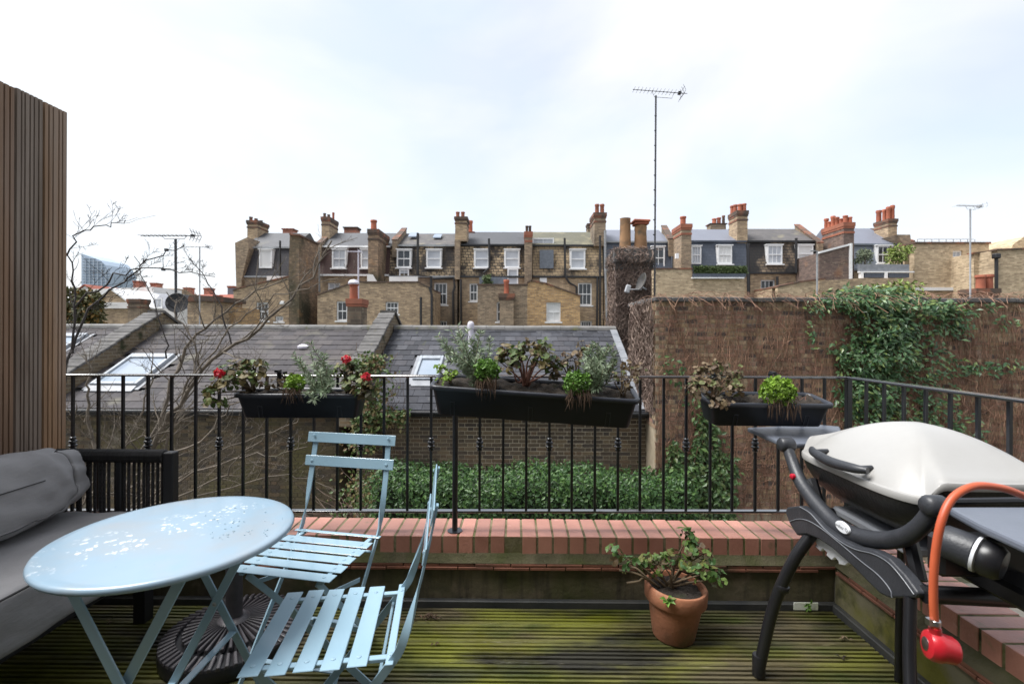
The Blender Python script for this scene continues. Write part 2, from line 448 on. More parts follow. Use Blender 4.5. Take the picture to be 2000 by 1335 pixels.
pm('ivy_green', (.06, .12, .03), rough=.45, island=1, trans=.12, palette=[(.045, .10, .025), (.07, .14, .035), (.035, .08, .02), (.10, .17, .045), (.12, .15, .05)])
pm('vinetwig', (.34, .20, .13), (.17, .09, .06), 2, .85, island=.4, coord='P')
pm('vinetwig_grey', (.21, .155, .125), (.12, .08, .065), 2, .85, island=.4, coord='P')
pm('bark', (.17, .14, .11), (.085, .07, .055), 6, .85, bump=.4, bscale=30, coord='P', layers=(((.07, .075, .03), 2, .6, .75),))
pm('bark_dark', (.055, .047, .045), (.03, .026, .026), 6, .85, coord='P')
pm('leaf_far', (.08, .12, .035), rough=.6, island=.4)
pm('leaf_far_olive', (.15, .18, .11), rough=.6, island=.35)
pm('leaf_far_lime', (.19, .25, .05), rough=.6, island=.35)
pm('leaf_autumn', (.2, .12, .03), rough=.6, island=1, palette=[(.04, .075, .02), (.06, .09, .025), (.26, .15, .03), (.05, .08, .02)])
# mews
LB = [(.15, .115, .075), (.115, .088, .06), (.20, .15, .09), (.075, .058, .045), (.13, .10, .068), (.10, .076, .055), (.16, .108, .066), (.055, .047, .044)]
pm('mewsbrick', (.16, .115, .07), (.11, .08, .05), 9, .9, bump=.5, bscale=45, coord='P', palette=LB, layers=(((.25, .22, .17), 1.2, .66, .82),))
pm('mewsbrick_all', (.16, .115, .07), (.11, .08, .05), 9, .9, bump=.5, bscale=45, coord='P', palette=LB, island=1, layers=(((.25, .22, .17), 1.2, .66, .82),))
LD = [tuple(x * .85 for x in c) for c in LB]
pm('mossbrick', (.1, .08, .05), (.07, .055, .035), 9, .9, bump=.5, bscale=45, coord='P', palette=LD, layers=(((.09, .08, .03), .9, .5, .68), ((.22, .2, .16), .8, .62, .76)))
pm('mossbrick_all', (.1, .08, .05), (.07, .055, .035), 9, .9, bump=.5, bscale=45, coord='P', palette=LD, island=1, layers=(((.09, .08, .03), .9, .5, .68), ((.22, .2, .16), .8, .62, .76)))
LI = [(.36, .24, .15), (.42, .30, .17), (.28, .17, .12), (.33, .21, .155), (.5, .38, .24), (.08, .066, .066), (.31, .22, .13), (.38, .21, .15)]
pm('ivybrick', (.19, .12, .08), (.13, .085, .055), 9, .9, bump=.5, bscale=45, coord='P', palette=LI)
pm('ivybrick_all', (.19, .12, .08), (.13, .085, .055), 9, .9, bump=.5, bscale=45, coord='P', palette=LI, island=1)
pm('mortar', (.46, .40, .30), (.34, .29, .21), 3, .95, bump=.4, bscale=60, coord='P')
pm('mortar_ivy', (.34, .28, .2), (.22, .18, .125), 3, .95, bump=.4, bscale=60, coord='P')
pm('mortar_dark', (.16, .135, .09), (.1, .085, .055), 3, .95, bump=.4, bscale=60, coord='P')
SL = [(.052, .055, .067), (.038, .041, .051), (.085, .087, .10), (.028, .03, .037), (.062, .061, .07), (.045, .048, .058)]
pm('slate', (.07, .07, .08), (.05, .05, .058), 3, .72, spec=.25, bump=.3, bscale=25, coord='P', palette=SL, layers=(((.13, .14, .05), 2.4, .66, .76), ((.12, .12, .12), 5, .62, .8)))
pm('slate_all', (.07, .07, .08), (.05, .05, .058), 3, .72, spec=.25, bump=.3, bscale=25, coord='P', palette=SL, island=1, layers=(((.13, .14, .05), 2.4, .66, .76), ((.12, .12, .12), 5, .62, .8)))
SW = [(.066, .06, .065), (.045, .042, .047), (.09, .081, .082), (.053, .049, .056), (.078, .068, .069)]
pm('slatew', (.085, .077, .077), (.06, .055, .056), 3, .75, spec=.25, bump=.3, bscale=25, coord='P', palette=SW, layers=(((.12, .112, .09), 1.6, .56, .75),))
pm('slatew_all', (.085, .077, .077), (.06, .055, .056), 3, .75, spec=.25, bump=.3, bscale=25, coord='P', palette=SW, island=1, layers=(((.12, .112, .09), 1.6, .56, .75),))
pm('ridge', (.16, .155, .15), (.1, .098, .095), 4, .8, bump=.3, coord='P', layers=(((.13, .13, .05), 4, .6, .75),))
pm('lead', (.24, .25, .27), (.17, .18, .2), 4, .5, bump=.2, coord='P')
pm('gutter', (.016, .017, .02), rough=.5)
pm('oldcoping', (.12, .115, .112), (.065, .062, .06), 4, .9, bump=.6, bscale=20, coord='P', rnd=.15, layers=(((.12, .10, .05), 3, .64, .76), (MOSS, 4, .68, .76)))
pm('parapetbrick', (.21, .15, .085), (.14, .1, .06), 3, .9, bump=.4, coord='P', brick=(.225, .075, .012, (.2, .17, .12), (.11, .085, .06)), layers=((MOSSD, 3, .56, .7),))
pm('skyglass', (.30, .34, .4), (.24, .29, .35), 1.5, .08, coord='P')
pm('sky_frame', (.33, .36, .4), rough=.4)
pm('darkframe', (.05, .055, .06), rough=.4)
pm('vent_pipe', (.62, .6, .68), (.5, .48, .54), 6, .5)
# far terrace
def brickmat(n, c1, c2, bc2, mc=(.26, .215, .15), layers=()):
    c1 = tuple(x * 2.25 for x in c1); c2 = tuple(x * 1.95 for x in c2); bc2 = tuple(x * 1.55 for x in bc2)
    c1, c2, bc2 = [(q[0] * .97, q[1], q[2] * 1.12) for q in (c1, c2, bc2)]
    pm(n, c1, c2, 3.2, .92, coord='P', brick=(.28, .095, .012, tuple(x * 1.1 for x in mc), bc2), layers=tuple(layers) + (((.09, .068, .045), 4.5, .56, .7, (1, 1, 2.2), .55), ((.55, .47, .33), 5.5, .6, .76, (1, 1, 2.2), .5)))
GR = ((.05, .04, .035), .55, .58, .76, (1, 1, .45), .75)
brickmat('fb_tan', (.26, .185, .105), (.2, .14, .078), (.155, .105, .062), layers=[GR])
brickmat('fb_brown', (.19, .135, .08), (.14, .098, .06), (.11, .078, .05), layers=[((.04, .034, .03), .5, .52, .72, (1, 1, .4), .8)])
brickmat('fb_yellow', (.30, .225, .135), (.26, .19, .11), (.22, .155, .09), (.36, .3, .2), layers=[((.12, .09, .06), .7, .62, .78, None, .7)])
brickmat('fb_orange', (.3, .185, .075), (.25, .15, .06), (.2, .115, .05), layers=[((.1, .07, .04), .8, .6, .8, None, .6)])
brickmat('fb_dark', (.1, .068, .05), (.075, .05, .04), (.06, .042, .035), (.12, .09, .07), layers=[((.3, .14, .06), .5, .6, .75, None, .5)])
brickmat('fb_flank', (.2, .13, .07), (.13, .085, .05), (.11, .072, .045), (.17, .13, .09), layers=[((.05, .045, .025), .45, .5, .66, (1, 1, .6)), ((.34, .17, .06), .6, .6, .78, None, .7)])
brickmat('fb_red', (.3, .1, .06), (.22, .075, .045), (.18, .06, .04), layers=[GR])
pm('mans_tan', (.5, .38, .235), (.42, .31, .19), 1.5, .9, coord='P', brick=(.36, .21, .03, (.05, .045, .04), (.27, .2, .12)), layers=(((.022, .02, .02), .55, .43, .55, (1, 1, .7), .9), ((.025, .022, .022), 2.4, .5, .6, None, .85)))
pm('mans_light', (.42, .31, .19), (.35, .26, .155), 1.5, .9, coord='P', brick=(.4, .21, .02, (.1, .085, .07), (.34, .25, .15)), layers=(((.025, .022, .022), .7, .52, .62, (1, 1, .8), .9), ((.03, .026, .026), 2.6, .58, .66, None, .6),))
pm('mans_black', (.3, .22, .15), (.24, .18, .12), 1.5, .9, coord='P', brick=(.36, .21, .03, (.06, .05, .045), (.22, .165, .11)), layers=(((.018, .018, .02), .5, .36, .46, (1, 1, .8), .95),))
pm('mans_slate', (.036, .034, .04), (.05, .045, .05), 1.2, .6, coord='P', brick=(.25, .2, .012, (.015, .015, .017), (.045, .04, .045)), layers=(((.09, .05, .045), 1.4, .62, .75, None, .5),))
pm('mans_brown', (.085, .042, .034), (.06, .03, .026), 1.2, .75, coord='P', brick=(.2, .13, .012, (.02, .013, .012), (.07, .036, .03)), layers=(((.05, .055, .02), .8, .62, .75, None, .7),))
pm('mans_blue', (.062, .074, .10), (.055, .066, .09), 1.2, .5, coord='P', brick=(.3, .22, .01, (.03, .036, .05), (.07, .083, .11)))
pm('mans_grey', (.16, .18, .215), (.14, .16, .19), 1.2, .5, coord='P', brick=(.3, .22, .01, (.1, .11, .13), (.17, .19, .22)))
pm('roof_grey', (.075, .078, .086), (.06, .062, .07), 1, .65, coord='P', brick=(.28, .1, .006, (.035, .035, .04), (.068, .07, .078)), layers=(((.13, .125, .10), .7, .58, .75, None, .6), ((.035, .035, .04), 2.2, .6, .72, None, .6)))
pm('roof_old', (.09, .084, .08), (.06, .058, .06), 1, .75, coord='P', brick=(.28, .1, .006, (.06, .06, .06), (.11, .1, .1)), layers=(((.19, .17, .12), 1.1, .55, .72, None, .8),))
pm('roof_green', (.13, .125, .085), (.1, .095, .065), 1, .8, coord='P', brick=(.28, .1, .006, (.06, .06, .05), (.115, .11, .08)), layers=(((.2, .18, .12), .9, .55, .7),))
pm('roof_lav', (.17, .18, .22), (.15, .16, .195), 1, .5, coord='P', brick=(.3, .14, .006, (.11, .12, .15), (.16, .17, .205)))
pm('cornice', (.07, .055, .045), (.11, .07, .05), 2, .9, coord='P', layers=(((.3, .11, .06), 1.2, .5, .7),))
pm('cornice_red', (.33, .12, .07), (.22, .085, .055), 2, .9, coord='P')
pm('chim_pot', (.42, .135, .075), (.31, .095, .055), 2, .85, coord='P', rnd=.2)
pm('chim_pot_tan', (.34, .195, .10), (.22, .12, .06), 3, .9, coord='P', layers=(((.12, .09, .06), 3.5, .5, .7),))
pm('sash', (.8, .8, .8), (.7, .7, .7), 3, .5, coord='P')
pm('glass_dark', (.03, .035, .042), (.06, .065, .07), .8, .12, coord='P')
pm('glass_net', (.52, .54, .57), (.38, .4, .44), 1.2, .3, coord='P')
pm('blind', (.72, .72, .7), (.6, .6, .6), 1.2, .5, coord='P')
pm('panel_grey', (.15, .17, .2), rough=.5)
pm('pipe', (.016, .016, .018), rough=.5)
pm('pipe_grey', (.3, .31, .32), rough=.5)
pm('whitewall', (.72, .7, .68), (.6, .58, .56), 1, .8, coord='P', layers=(((.4, .37, .33), .7, .6, .8),))
pm('tile_red', (.3, .085, .05), (.22, .065, .045), 1.5, .85, coord='P')
pm('far_slate', (.16, .17, .2), rough=.7)
pm('tower_glass', (.33, .41, .5), (.4, .47, .56), .02, .35, coord='P')
pm('tower_line', (.5, .57, .66), rough=.5)
pm('aerial', (.06, .06, .065), rough=.5, metal=.3)
pm('aerial_pale', (.42, .43, .45), rough=.5)
pm('dish', (.02, .022, .026), (.03, .032, .036), 4, .75)
pm('ground', (.055, .06, .03), (.04, .04, .028), .5, .95, coord='P', layers=(((.07, .065, .05), 2, .5, .7),))
pm('paving', (.16, .15, .13), (.1, .095, .085), 2, .9, coord='P')
pm('house_white', (.3, .27, .23), (.25, .22, .19), 1, .85, coord='P')

# ================================================================ GROUND
GZ = -3.0
g = MB().box((-3000, -30, GZ - .3), (3000, 4500, GZ))
obj('ground', g, 'ground', kind='structure', label='dark earth of the gardens and city beyond the terrace')
g = MB().box((-14, 2.6, GZ - .02), (14, 8.2, GZ + .012))
obj('garden_paving', g, 'paving', kind='structure', label='old paving of the yard below the terrace')

# ================================================================ BRICKWORK
def brick_mesh(l, h=.061, d=.05, mat=None, bev=.004):
    return MB().box((-l / 2, 0, -h / 2), (l / 2, d, h / 2)).mesh('brick', mat, bevel=bev)
def brickwork(parent, x0, x1, z0, z1, Y, mat, limit=300, face=0, centre=None):
    """Flemish-bond bricks as pieces on a wall plane (face 0: facing -Y, 1: facing -X). The ones nearest `centre` become parts, the rest one piece of stuff."""
    ms, mh = brick_mesh(.215, mat=mat), brick_mesh(.1025, mat=mat)
    P = []; row = 0; z = z1 - .04
    while z > z0:
        x = x0 + (.0 if row % 2 else .055) + .005
        i = row
        while x < x1 - .05:
            l = .215 if i % 2 else .1025
            if x + l > x1: l = x1 - x
            if l > .07: P.append((x + l / 2, z, 0 if l > .15 else 1, l))
            x += l + .013; i += 1
        z -= .075; row += 1
    if centre: P.sort(key=lambda p: (p[0] - centre[0]) ** 2 + (p[1] - centre[1]) ** 2)
    rest = MB()
    for k, (x, z, t, l) in enumerate(P):
        d = U(-.004, .003); rx = U(-.012, .012)
        if face == 0: Mw = Matrix.Translation((x, Y + d, z)) @ Matrix.Rotation(rx, 4, 'Y')
        else: Mw = Matrix.Translation((Y + d, x, z)) @ Matrix.Rotation(-math.pi / 2, 4, 'Z') @ Matrix.Rotation(rx, 4, 'Y')
        if k < limit and l in (.215, .1025):
            inst('brick', ms if t == 0 else mh, parent, Mw)
        else:
            h = .0305; q = [Mw @ V(p) for p in ((-l / 2, 0, -h), (l / 2, 0, -h), (l / 2, 0, h), (-l / 2, 0, h))]
            b = [Mw @ V(p) for p in ((-l / 2, .04, -h), (l / 2, .04, -h), (l / 2, .04, h), (-l / 2, .04, h))]
            rest.hexa(q, b)
    if rest.v: obj('remaining_bricks', rest, mat + '_all', parent, kind='stuff', fix=False)

# ================================================================ MEWS HOUSES (slate roofs below the terrace)
EY, RY = 8.85, 11.8                       # eave and ridge distance
EZ, RZ = -.19, 1.36
SLP = math.atan2(RZ - EZ, RY - EY)
def roofz(y): return EZ + (RZ - EZ) * (y - EY) / (RY - EY)
def onroof(px, py):
    d = ray(px, py); k = (RZ - EZ) / (RY - EY)
    t = (EZ - k * EY - EYE) / (d.z - k * d.y)
    return CAM + d * t
def slates(parent, x0, x1, mat, wd=.25, ex=.225, holes=(), limit=300):
    n = V((0, -math.sin(SLP), math.cos(SLP))); up = V((0, math.cos(SLP), math.sin(SLP)))
    ln = math.hypot(RY - EY, RZ - EZ)
    Rb = Matrix.Rotation(SLP, 4, 'X')
    me = MB().box((-wd / 2 + .0025, 0, -.007), (wd / 2 - .0025, ex * 1.55, .007)).mesh('slate', mat)
    P = []; row = 0; s = -.03
    while s < ln - .05:
        x = x0 + wd / 2 - (wd / 2 if row % 2 else 0)
        while x < x1 + .02:
            yy = EY + math.cos(SLP) * (s + ex / 2)
            if x - wd / 2 >= x0 - .02 and x + wd / 2 <= x1 + .1 and not any(h[0] - .03 < x < h[1] + .03 and h[2] < yy < h[3] for h in holes):
                P.append((x, s))
            elif x - wd / 2 < x0 - .02 and x + wd / 2 > x0 + .06: P.append((x + wd / 4, s, .5))
            x += wd
        s += ex; row += 1
    rest = MB(); k = 0
    for p in P:
        x, s = p[0], p[1]
        base = V((x, EY, EZ)) + up * s + n * (.034 + U(-.002, .004))
        Mw = Matrix.Translation(base) @ Rb @ Matrix.Rotation(-.045 + U(-.012, .012), 4, 'X') @ Matrix.Rotation(U(-.02, .02), 4, 'Z')
        if len(p) == 2 and k < limit:
            inst('slate', me, parent, Mw); k += 1
        else:
            w2 = (wd / 2 if len(p) == 2 else wd / 4) - .0025
            q = [(-w2, 0, -.004), (w2, 0, -.004), (w2, ex * 1.5, -.004), (-w2, ex * 1.5, -.004)]
            rest.hexa([Mw @ V(a) for a in q], [Mw @ V((a[0], a[1], .004)) for a in q])
    if rest.v: obj('remaining_slates', rest, mat + '_all', parent, kind='stuff', fix=False)
def skylight(parent, px0, py0, px1, py1, fmat='sky_frame', wd=.06, blind=True):
    """roof window: px of its upper-left and lower-left corner give the slope line, px1 the right side at the top"""
    a = onroof(px0, py0); b = onroof(px1, py0); y0 = a.y; y1 = onroof(px0, py1).y
    x0, x1 = a.x, b.x
    n = V((0, -math.sin(SLP), math.cos(SLP)))
    P = lambda x, y, h: V((x, y, roofz(y))) + n * h
    m = MB()
    for (xa, xb, ya, yb) in ((x0, x0 + wd, y1, y0), (x1 - wd, x1, y1, y0), (x0 + wd, x1 - wd, y1, y1 + wd), (x0 + wd, x1 - wd, y0 - wd * 2, y0)):
        m.hexa([P(xa, ya, .01), P(xb, ya, .01), P(xb, ya, .12), P(xa, ya, .12)], [P(xa, yb, .01), P(xb, yb, .01), P(xb, yb, .12), P(xa, yb, .12)])
    f = obj('skylight', m, fmat, parent, bevel=.008)
    q = MB().add([P(x0 + wd * .6, y1 + wd * .6, .08), P(x1 - wd * .6, y1 + wd * .6, .08), P(x1 - wd * .6, y0 - wd, .08), P(x0 + wd * .6, y0 - wd, .08)], [(0, 1, 2, 3)])
    obj('pane', q, 'skyglass', f)
    m = MB()
    for s in (0, 1):
        xa = x0 - .09 if s == 0 else x1 + .005
        m.hexa([P(xa, y1 - .1, .03), P(xa + .085, y1 - .1, .03), P(xa + .085, y1 - .1, .05), P(xa, y1 - .1, .05)], [P(xa, y0 + .08, .03), P(xa + .085, y0 + .08, .03), P(xa + .085, y0 + .08, .05), P(xa, y0 + .08, .05)])
    m.hexa([P(x0, y1 - .16, .03), P(x1, y1 - .16, .03), P(x1, y1 - .16, .06), P(x0, y1 - .16, .06)], [P(x0, y1 - .005, .05), P(x1, y1 - .005, .05), P(x1, y1 - .005, .08), P(x0, y1 - .005, .08)])
    obj('flashing', m, 'lead', f)
    return (x0 - .1, x1 + .1, y1 - .14, y0 + .1)
def mews(x0, x1, label, bm, sm, wz, bc, sky_=None, nb=300):
    t = thing('mews_house', ((x0 + x1) / 2, 9.0, GZ), label, 'house')
    mortar = 'mortar' if bm == 'mewsbrick' else 'mortar_dark'
    wl = obj('wall', MB().box((x0, 9.008, GZ), (x1, 14.4, EZ - .02)), mortar, t)
    brickwork(wl, x0, x1, wz, EZ - .03, 9.0, bm, nb, centre=bc)
    rf = obj('roof', MB().add([(x0, EY, EZ), (x1, EY, EZ), (x1, RY, RZ), (x0, RY, RZ), (x1, 14.75, EZ), (x0, 14.75, EZ)], [(0, 1, 2, 3), (3, 2, 4, 5), (0, 3, 5), (1, 4, 2), (0, 5, 4, 1)]), 'gutter', t)
    hl = []
    for s in sky_ or (): hl.append(skylight(t, *s))
    slates(rf, x0 + .02, x1 - .02, sm, .25 if sm == 'slate' else .36, .225, hl)
    # ridge tiles
    n = int((x1 - x0) / .45); wdt = (x1 - x0) / n
    me = MB().add([(-wdt / 2 + .003, -.14, -.035), (-wdt / 2 + .003, -.12, .03), (-wdt / 2 + .003, 0, .075), (-wdt / 2 + .003, .12, .03), (-wdt / 2 + .003, .14, -.035),
                   (wdt / 2 - .003, -.14, -.035), (wdt / 2 - .003, -.12, .03), (wdt / 2 - .003, 0, .075), (wdt / 2 - .003, .12, .03), (wdt / 2 - .003, .14, -.035)],
                  [(0, 1, 6, 5), (1, 2, 7, 6), (2, 3, 8, 7), (3, 4, 9, 8), (0, 5, 9, 4), (0, 4, 3, 2, 1), (5, 6, 7, 8, 9)]).mesh('ridge_tile', 'ridge')
    for i in range(n):
        inst('ridge_tile', me, rf, Matrix.Translation((x0 + wdt * (i + .5), RY, RZ + .02 + U(-.004, .004))) @ Matrix.Rotation(U(-.006, .006), 4, 'Y'))
    gm = MB().tube([(x0, EY - .03, EZ - .035), (x1, EY - .03, EZ - .035)], .045, 8)
    obj('gutter', gm, 'gutter', t, smooth=50)
    obj('eaves_board', MB().box((x0, EY + .035, EZ - .12), (x1, 9.02, EZ - .005)), 'gutter', t)
    return t
def parapet(t, X, wdt, h, label=None):
    """raking party-wall parapet over the roof: brick cheek under short coping stones"""
    y0, y1, y2 = 8.8, RY, 14.6
    zz = lambda y: (roofz(y) if y <= RY else RZ - (RZ - EZ) * (y - RY) / (14.75 - RY)) + h
    a, b = X - wdt / 2, X + wdt / 2
    m = MB().prism([(a, y0, EZ - .3), (a, y2, EZ - .3), (a, y2, zz(y2)), (a, y1, zz(y1)), (a, y0, zz(y0))], (wdt, 0, 0))
    p = obj('party_parapet', m, 'parapetbrick', t)
    up = V((0, math.cos(SLP), math.sin(SLP)))
    me = MB().box((-wdt / 2 - .05, 0, 0), (wdt / 2 + .05, .145, .055)).mesh('coping_stone', 'oldcoping', bevel=.012)
    ln = math.hypot(RY - y0, zz(RY) - zz(y0)); k = int(ln / .15)
    for i in range(k):
        q = V((X, y0, zz(y0))) + up * (i * .15)
        inst('coping_stone', me, p, Matrix.Translation(q + V((U(-.01, .01), 0, U(-.006, .008)))) @ Matrix.Rotation(SLP, 4, 'X') @ Matrix.Rotation(U(-.03, .03), 4, 'Z'))
    obj('back_coping', MB().hexa([(a - .05, y1, zz(y1)), (b + .05, y1, zz(y1)), (b + .05, y1, zz(y1) + .06), (a - .05, y1, zz(y1) + .06)], [(a - .05, y2, zz(y2)), (b + .05, y2, zz(y2)), (b + .05, y2, zz(y2) + .06), (a - .05, y2, zz(y2) + .06)]), 'oldcoping', p)
    return p
XA, XB, XC, XL = -3.2, 2.47, -9.03, -15.2
mR = mews(XA + .17, XB, 'mews house with blue-grey slate roof and white vent pipe', 'mewsbrick', 'slate', -2.2, (.3, -.7), [(822, 702, 868, 748)])
mM = mews(XC + .19, XA - .17, 'mews house with brown-grey slate roof under the bare tree', 'mossbrick', 'slatew', -2.7, (-6, -1.1), [(262, 698, 345, 758, 'sky_frame', .07)])
mL = mews(XL, XC - .19, 'mews house roof glimpsed between timber screen and ribbed parapet', 'mossbrick', 'slatew', -1.2, (-10, -.5), [(118, 658, 176, 688, 'sky_frame', .07)], 120)
parapet(mR, XA, .30, .40)
parapet(mM, XC, .34, .38)
# lead flashing along the right verge, vent pipe, vent cowl
n_ = V((0, -math.sin(SLP), math.cos(SLP)))
m = MB(); k = 9
for i in range(k):
    ya, yb = EY + (RY - EY) * i / k, EY + (RY - EY) * (i + 1) / k + .03
    P0, P1 = V((XB - .16, ya, roofz(ya))) + n_ * (.05 + .006), V((XB - .16, yb, roofz(yb))) + n_ * .05
    m.hexa([P0, P0 + V((.16, 0, 0)), P0 + V((.16, 0, .012)), P0 + V((0, 0, .012))], [P1, P1 + V((.16, 0, 0)), P1 + V((.16, 0, .012)), P1 + V((0, 0, .012))])
obj('lead_flashing', m, 'lead', mR)
p = onroof(921, 690)
m = MB().tube([p + V((0, 0, -.1)), p + V((-.02, 0, .57))], .062, 14).lathe([(.062, 0), (.075, .01), (.078, .10), (.06, .16), (.03, .18)], p + V((-.02, 0, .55)), 14)
obj('vent_pipe', m, 'vent_pipe', mR, smooth=40)
p = onroof(592, 682)
m = MB().lathe([(.1, 0), (.11, .05), (.06, .09), (.02, .1)], p + V((0, 0, .02)), 12, sx=1.2)
obj('roof_vent', m, 'vent_pipe', mM, smooth=40)

# chimney stack of the middle mews house, with its red pot
def stack(parent, px0, px1, py0, py1, Y, dep, mat='fb_brown', pots=(), bands=2, cm='cornice', zbot=None, potmat='chim_pot', far=None):
    """chimney stack; pots: (px centre, px width, py top). far: px of the far edge of its visible side (sets the depth)"""
    a = at(px0, py0, Y); b = at(px1, py1, Y)
    if far: dep = (b.x if far > px1 else a.x) * FPX / (far - 1008) - Y
    z1 = a.z; z0 = zbot if zbot is not None else b.z
    wd = b.x - a.x; o = min(.09, wd * .09)
    s = obj('chimney_stack', MB().box((a.x, Y, z0), (b.x, Y + dep, z1 - .02)), mat, parent)
    m = MB()
    H = min(.75, (z1 - z0) * .3)
    if bands:
        m.box((a.x - o, Y - o, z1 - H * .36), (b.x + o, Y + dep + o, z1))
        m.box((a.x - o * .55, Y - o * .55, z1 - H * .55), (b.x + o * .55, Y + dep + o * .55, z1 - H * .36 - .002))
    if bands > 1: m.box((a.x - o * .5, Y - o * .5, z1 - H), (b.x + o * .5, Y + dep + o * .5, z1 - H * .82))
    if m.v: obj('cornice', m, cm, s)
    xc = (a.x + b.x) / 2
    for i, q in enumerate(pots):
        r = q[1] / 2 * Y / FPX
        if far: yy = max(Y + .2, min(Y + dep - .2, xc * FPX / (q[0] - 1008)))
        else: yy = Y + min(dep - .2, q[3] if len(q) > 3 else dep * .3)
        c = at(q[0], py0, yy); top = at(q[0], q[2], yy).z
        cx = max(a.x + r, min(b.x - r, c.x)) if far else c.x
        hh = max(.3, top - z1)
        obj('chimney_pot', MB().lathe([(r * .92, -.05), (r * .85, hh * .75), (r * 1.04, hh * .82), (r * 1.04, hh * .93), (r * .95, hh), (r * .75, hh), (r * .7, hh * .6)], (cx, yy, z1), 12), q[4] if len(q) > 4 else potmat, s, smooth=35)
    return s
st = stack(mM, 678, 705, 583, 640, 12.3, .5, 'fb_brown', (), 1, 'cornice_red', zbot=.9)
c = at(691, 581, 12.5)
obj('chimney_pot', MB().lathe([(.11, -.1), (.105, .36), (.13, .37), (.13, .42), (.1, .42)], (c.x, 12.5, c.z - .05), 12), 'chim_pot', st, smooth=35)
obj('pot_cap', MB().lathe([(.02, .47), (.14, .40), (.15, .44), (.1, .51), (.02, .53)], (c.x, 12.5, c.z - .05), 12), 'vent_pipe', st, smooth=35)

# ================================================================ TALL CREEPER-CLAD WALL on the right
WY, WT = 8.4, 1.9
tw = thing('garden_wall', (6, WY, GZ), 'tall brick garden wall covered in brown bare creeper stems', 'wall')
wl = obj('wall', MB().box((XB + .008, WY + .008, GZ), (16.0, WY + .3, WT - .06)).box((XB + .008, WY + .3, GZ), (XB + .32, 10.1, WT - .06)), 'mortar_ivy', tw)
brickwork(wl, XB, 16.0, -1.9, WT - .07, WY, 'ivybrick', 300, centre=(3.4, .9))
brickwork(wl, WY + .01, 10.1, -.4, WT - .07, XB, 'ivybrick', 0, face=1)
me = MB().box((-.148, -.06, 0), (.148, .36, .075)).mesh('coping_slab', 'oldcoping', bevel=.012)
for i in range(45):
    inst('coping_slab', me, tw, Matrix.Translation((XB + .12 + i * .3, WY, WT - .062 + U(-.006, .006))) @ Matrix.Rotation(U(-.012, .012), 4, 'Z'))
for i in range(5):
    inst('coping_slab', me, tw, Matrix.Translation((XB, WY + .5 + i * .3, WT - .064 + U(-.006, .006))) @ Matrix.Rotation(-math.pi / 2, 4, 'Z'))

# overgrown chimney with two pots, at the ridge end
cz = thing('overgrown_chimney', (3.0, 12.2, RZ - .6), 'squat chimney smothered in dead creeper with two clay pots', 'chimney')
a = at(1203, 490, 12.0); b = at(1272, 640, 12.0)
obj('stack', MB().box((a.x, 12.0, GZ), (b.x, 12.8, a.z)), 'fb_dark', cz)
m = MB().box((a.x - .06, 11.93, at(1200, 512, 12).z), (b.x + .08, 12.87, at(1200, 497, 12).z)).box((a.x - .03, 11.97, at(1200, 497, 12).z + .003), (b.x + .04, 12.83, a.z + .05))
m.box((a.x - .03, 11.97, at(1200, 525, 12).z), (b.x + .04, 12.83, at(1200, 512, 12).z - .003))
obj('cornice', m, 'oldcoping', cz)
c = at(1221, 478, 12.4); top = at(1221, 427, 12.4).z
obj('chimney_pot', MB().lathe([(.15, -.1), (.135, (top - c.z) * .97), (.142, top - c.z), (.11, top - c.z), (.1, .2)], c, 14), 'chim_pot_tan', cz, smooth=35)
c = at(1251, 478, 12.4)
p2 = obj('chimney_pot', MB().lathe([(.17, -.1), (.15, .35), (.165, .42), (.15, .5), (.1, .5)], c, 14), 'chim_pot_tan', cz, smooth=35)
m = MB().cbox((c.x, c.y, c.z + .535), (.36, .36, .06)).cbox((c.x - .01, c.y, c.z + .595), (.42, .44, .055), Matrix.Rotation(.04, 3, 'Y'))
obj('pot_hood', m, 'chim_pot', p2, bevel=.012)
# satellite dish and small aerial strapped to it
sd_ = thing('satellite_dish', at(1258, 575, 11.9), 'pale satellite dish seen edge-on strapped to the overgrown chimney', 'dish')
c = at(1257, 552, 11.75)
Rm = Matrix.Rotation(rad(-78), 3, 'Z') @ Matrix.Rotation(rad(72), 3, 'X') 
obj('reflector', MB().lathe([(.02, .0), (.12, .015), (.2, .05), (.235, .075), (.225, .085), (.12, .03), (.02, .015)], c, 20, Rm), 'oldcoping', sd_, smooth=50)
obj('arm', MB().tube([at(1253, 565, 11.8), at(1226, 565, 11.55)], .014, 6).tube([at(1253, 560, 11.8), at(1262, 565, 12.0)], .025, 6), 'aerial_pale', sd_)
obj('receiver', MB().cbox(at(1226, 564, 11.5), (.12, .08, .2), Matrix.Rotation(.3, 3, 'Y')), 'aerial_pale', sd_, bevel=.02)

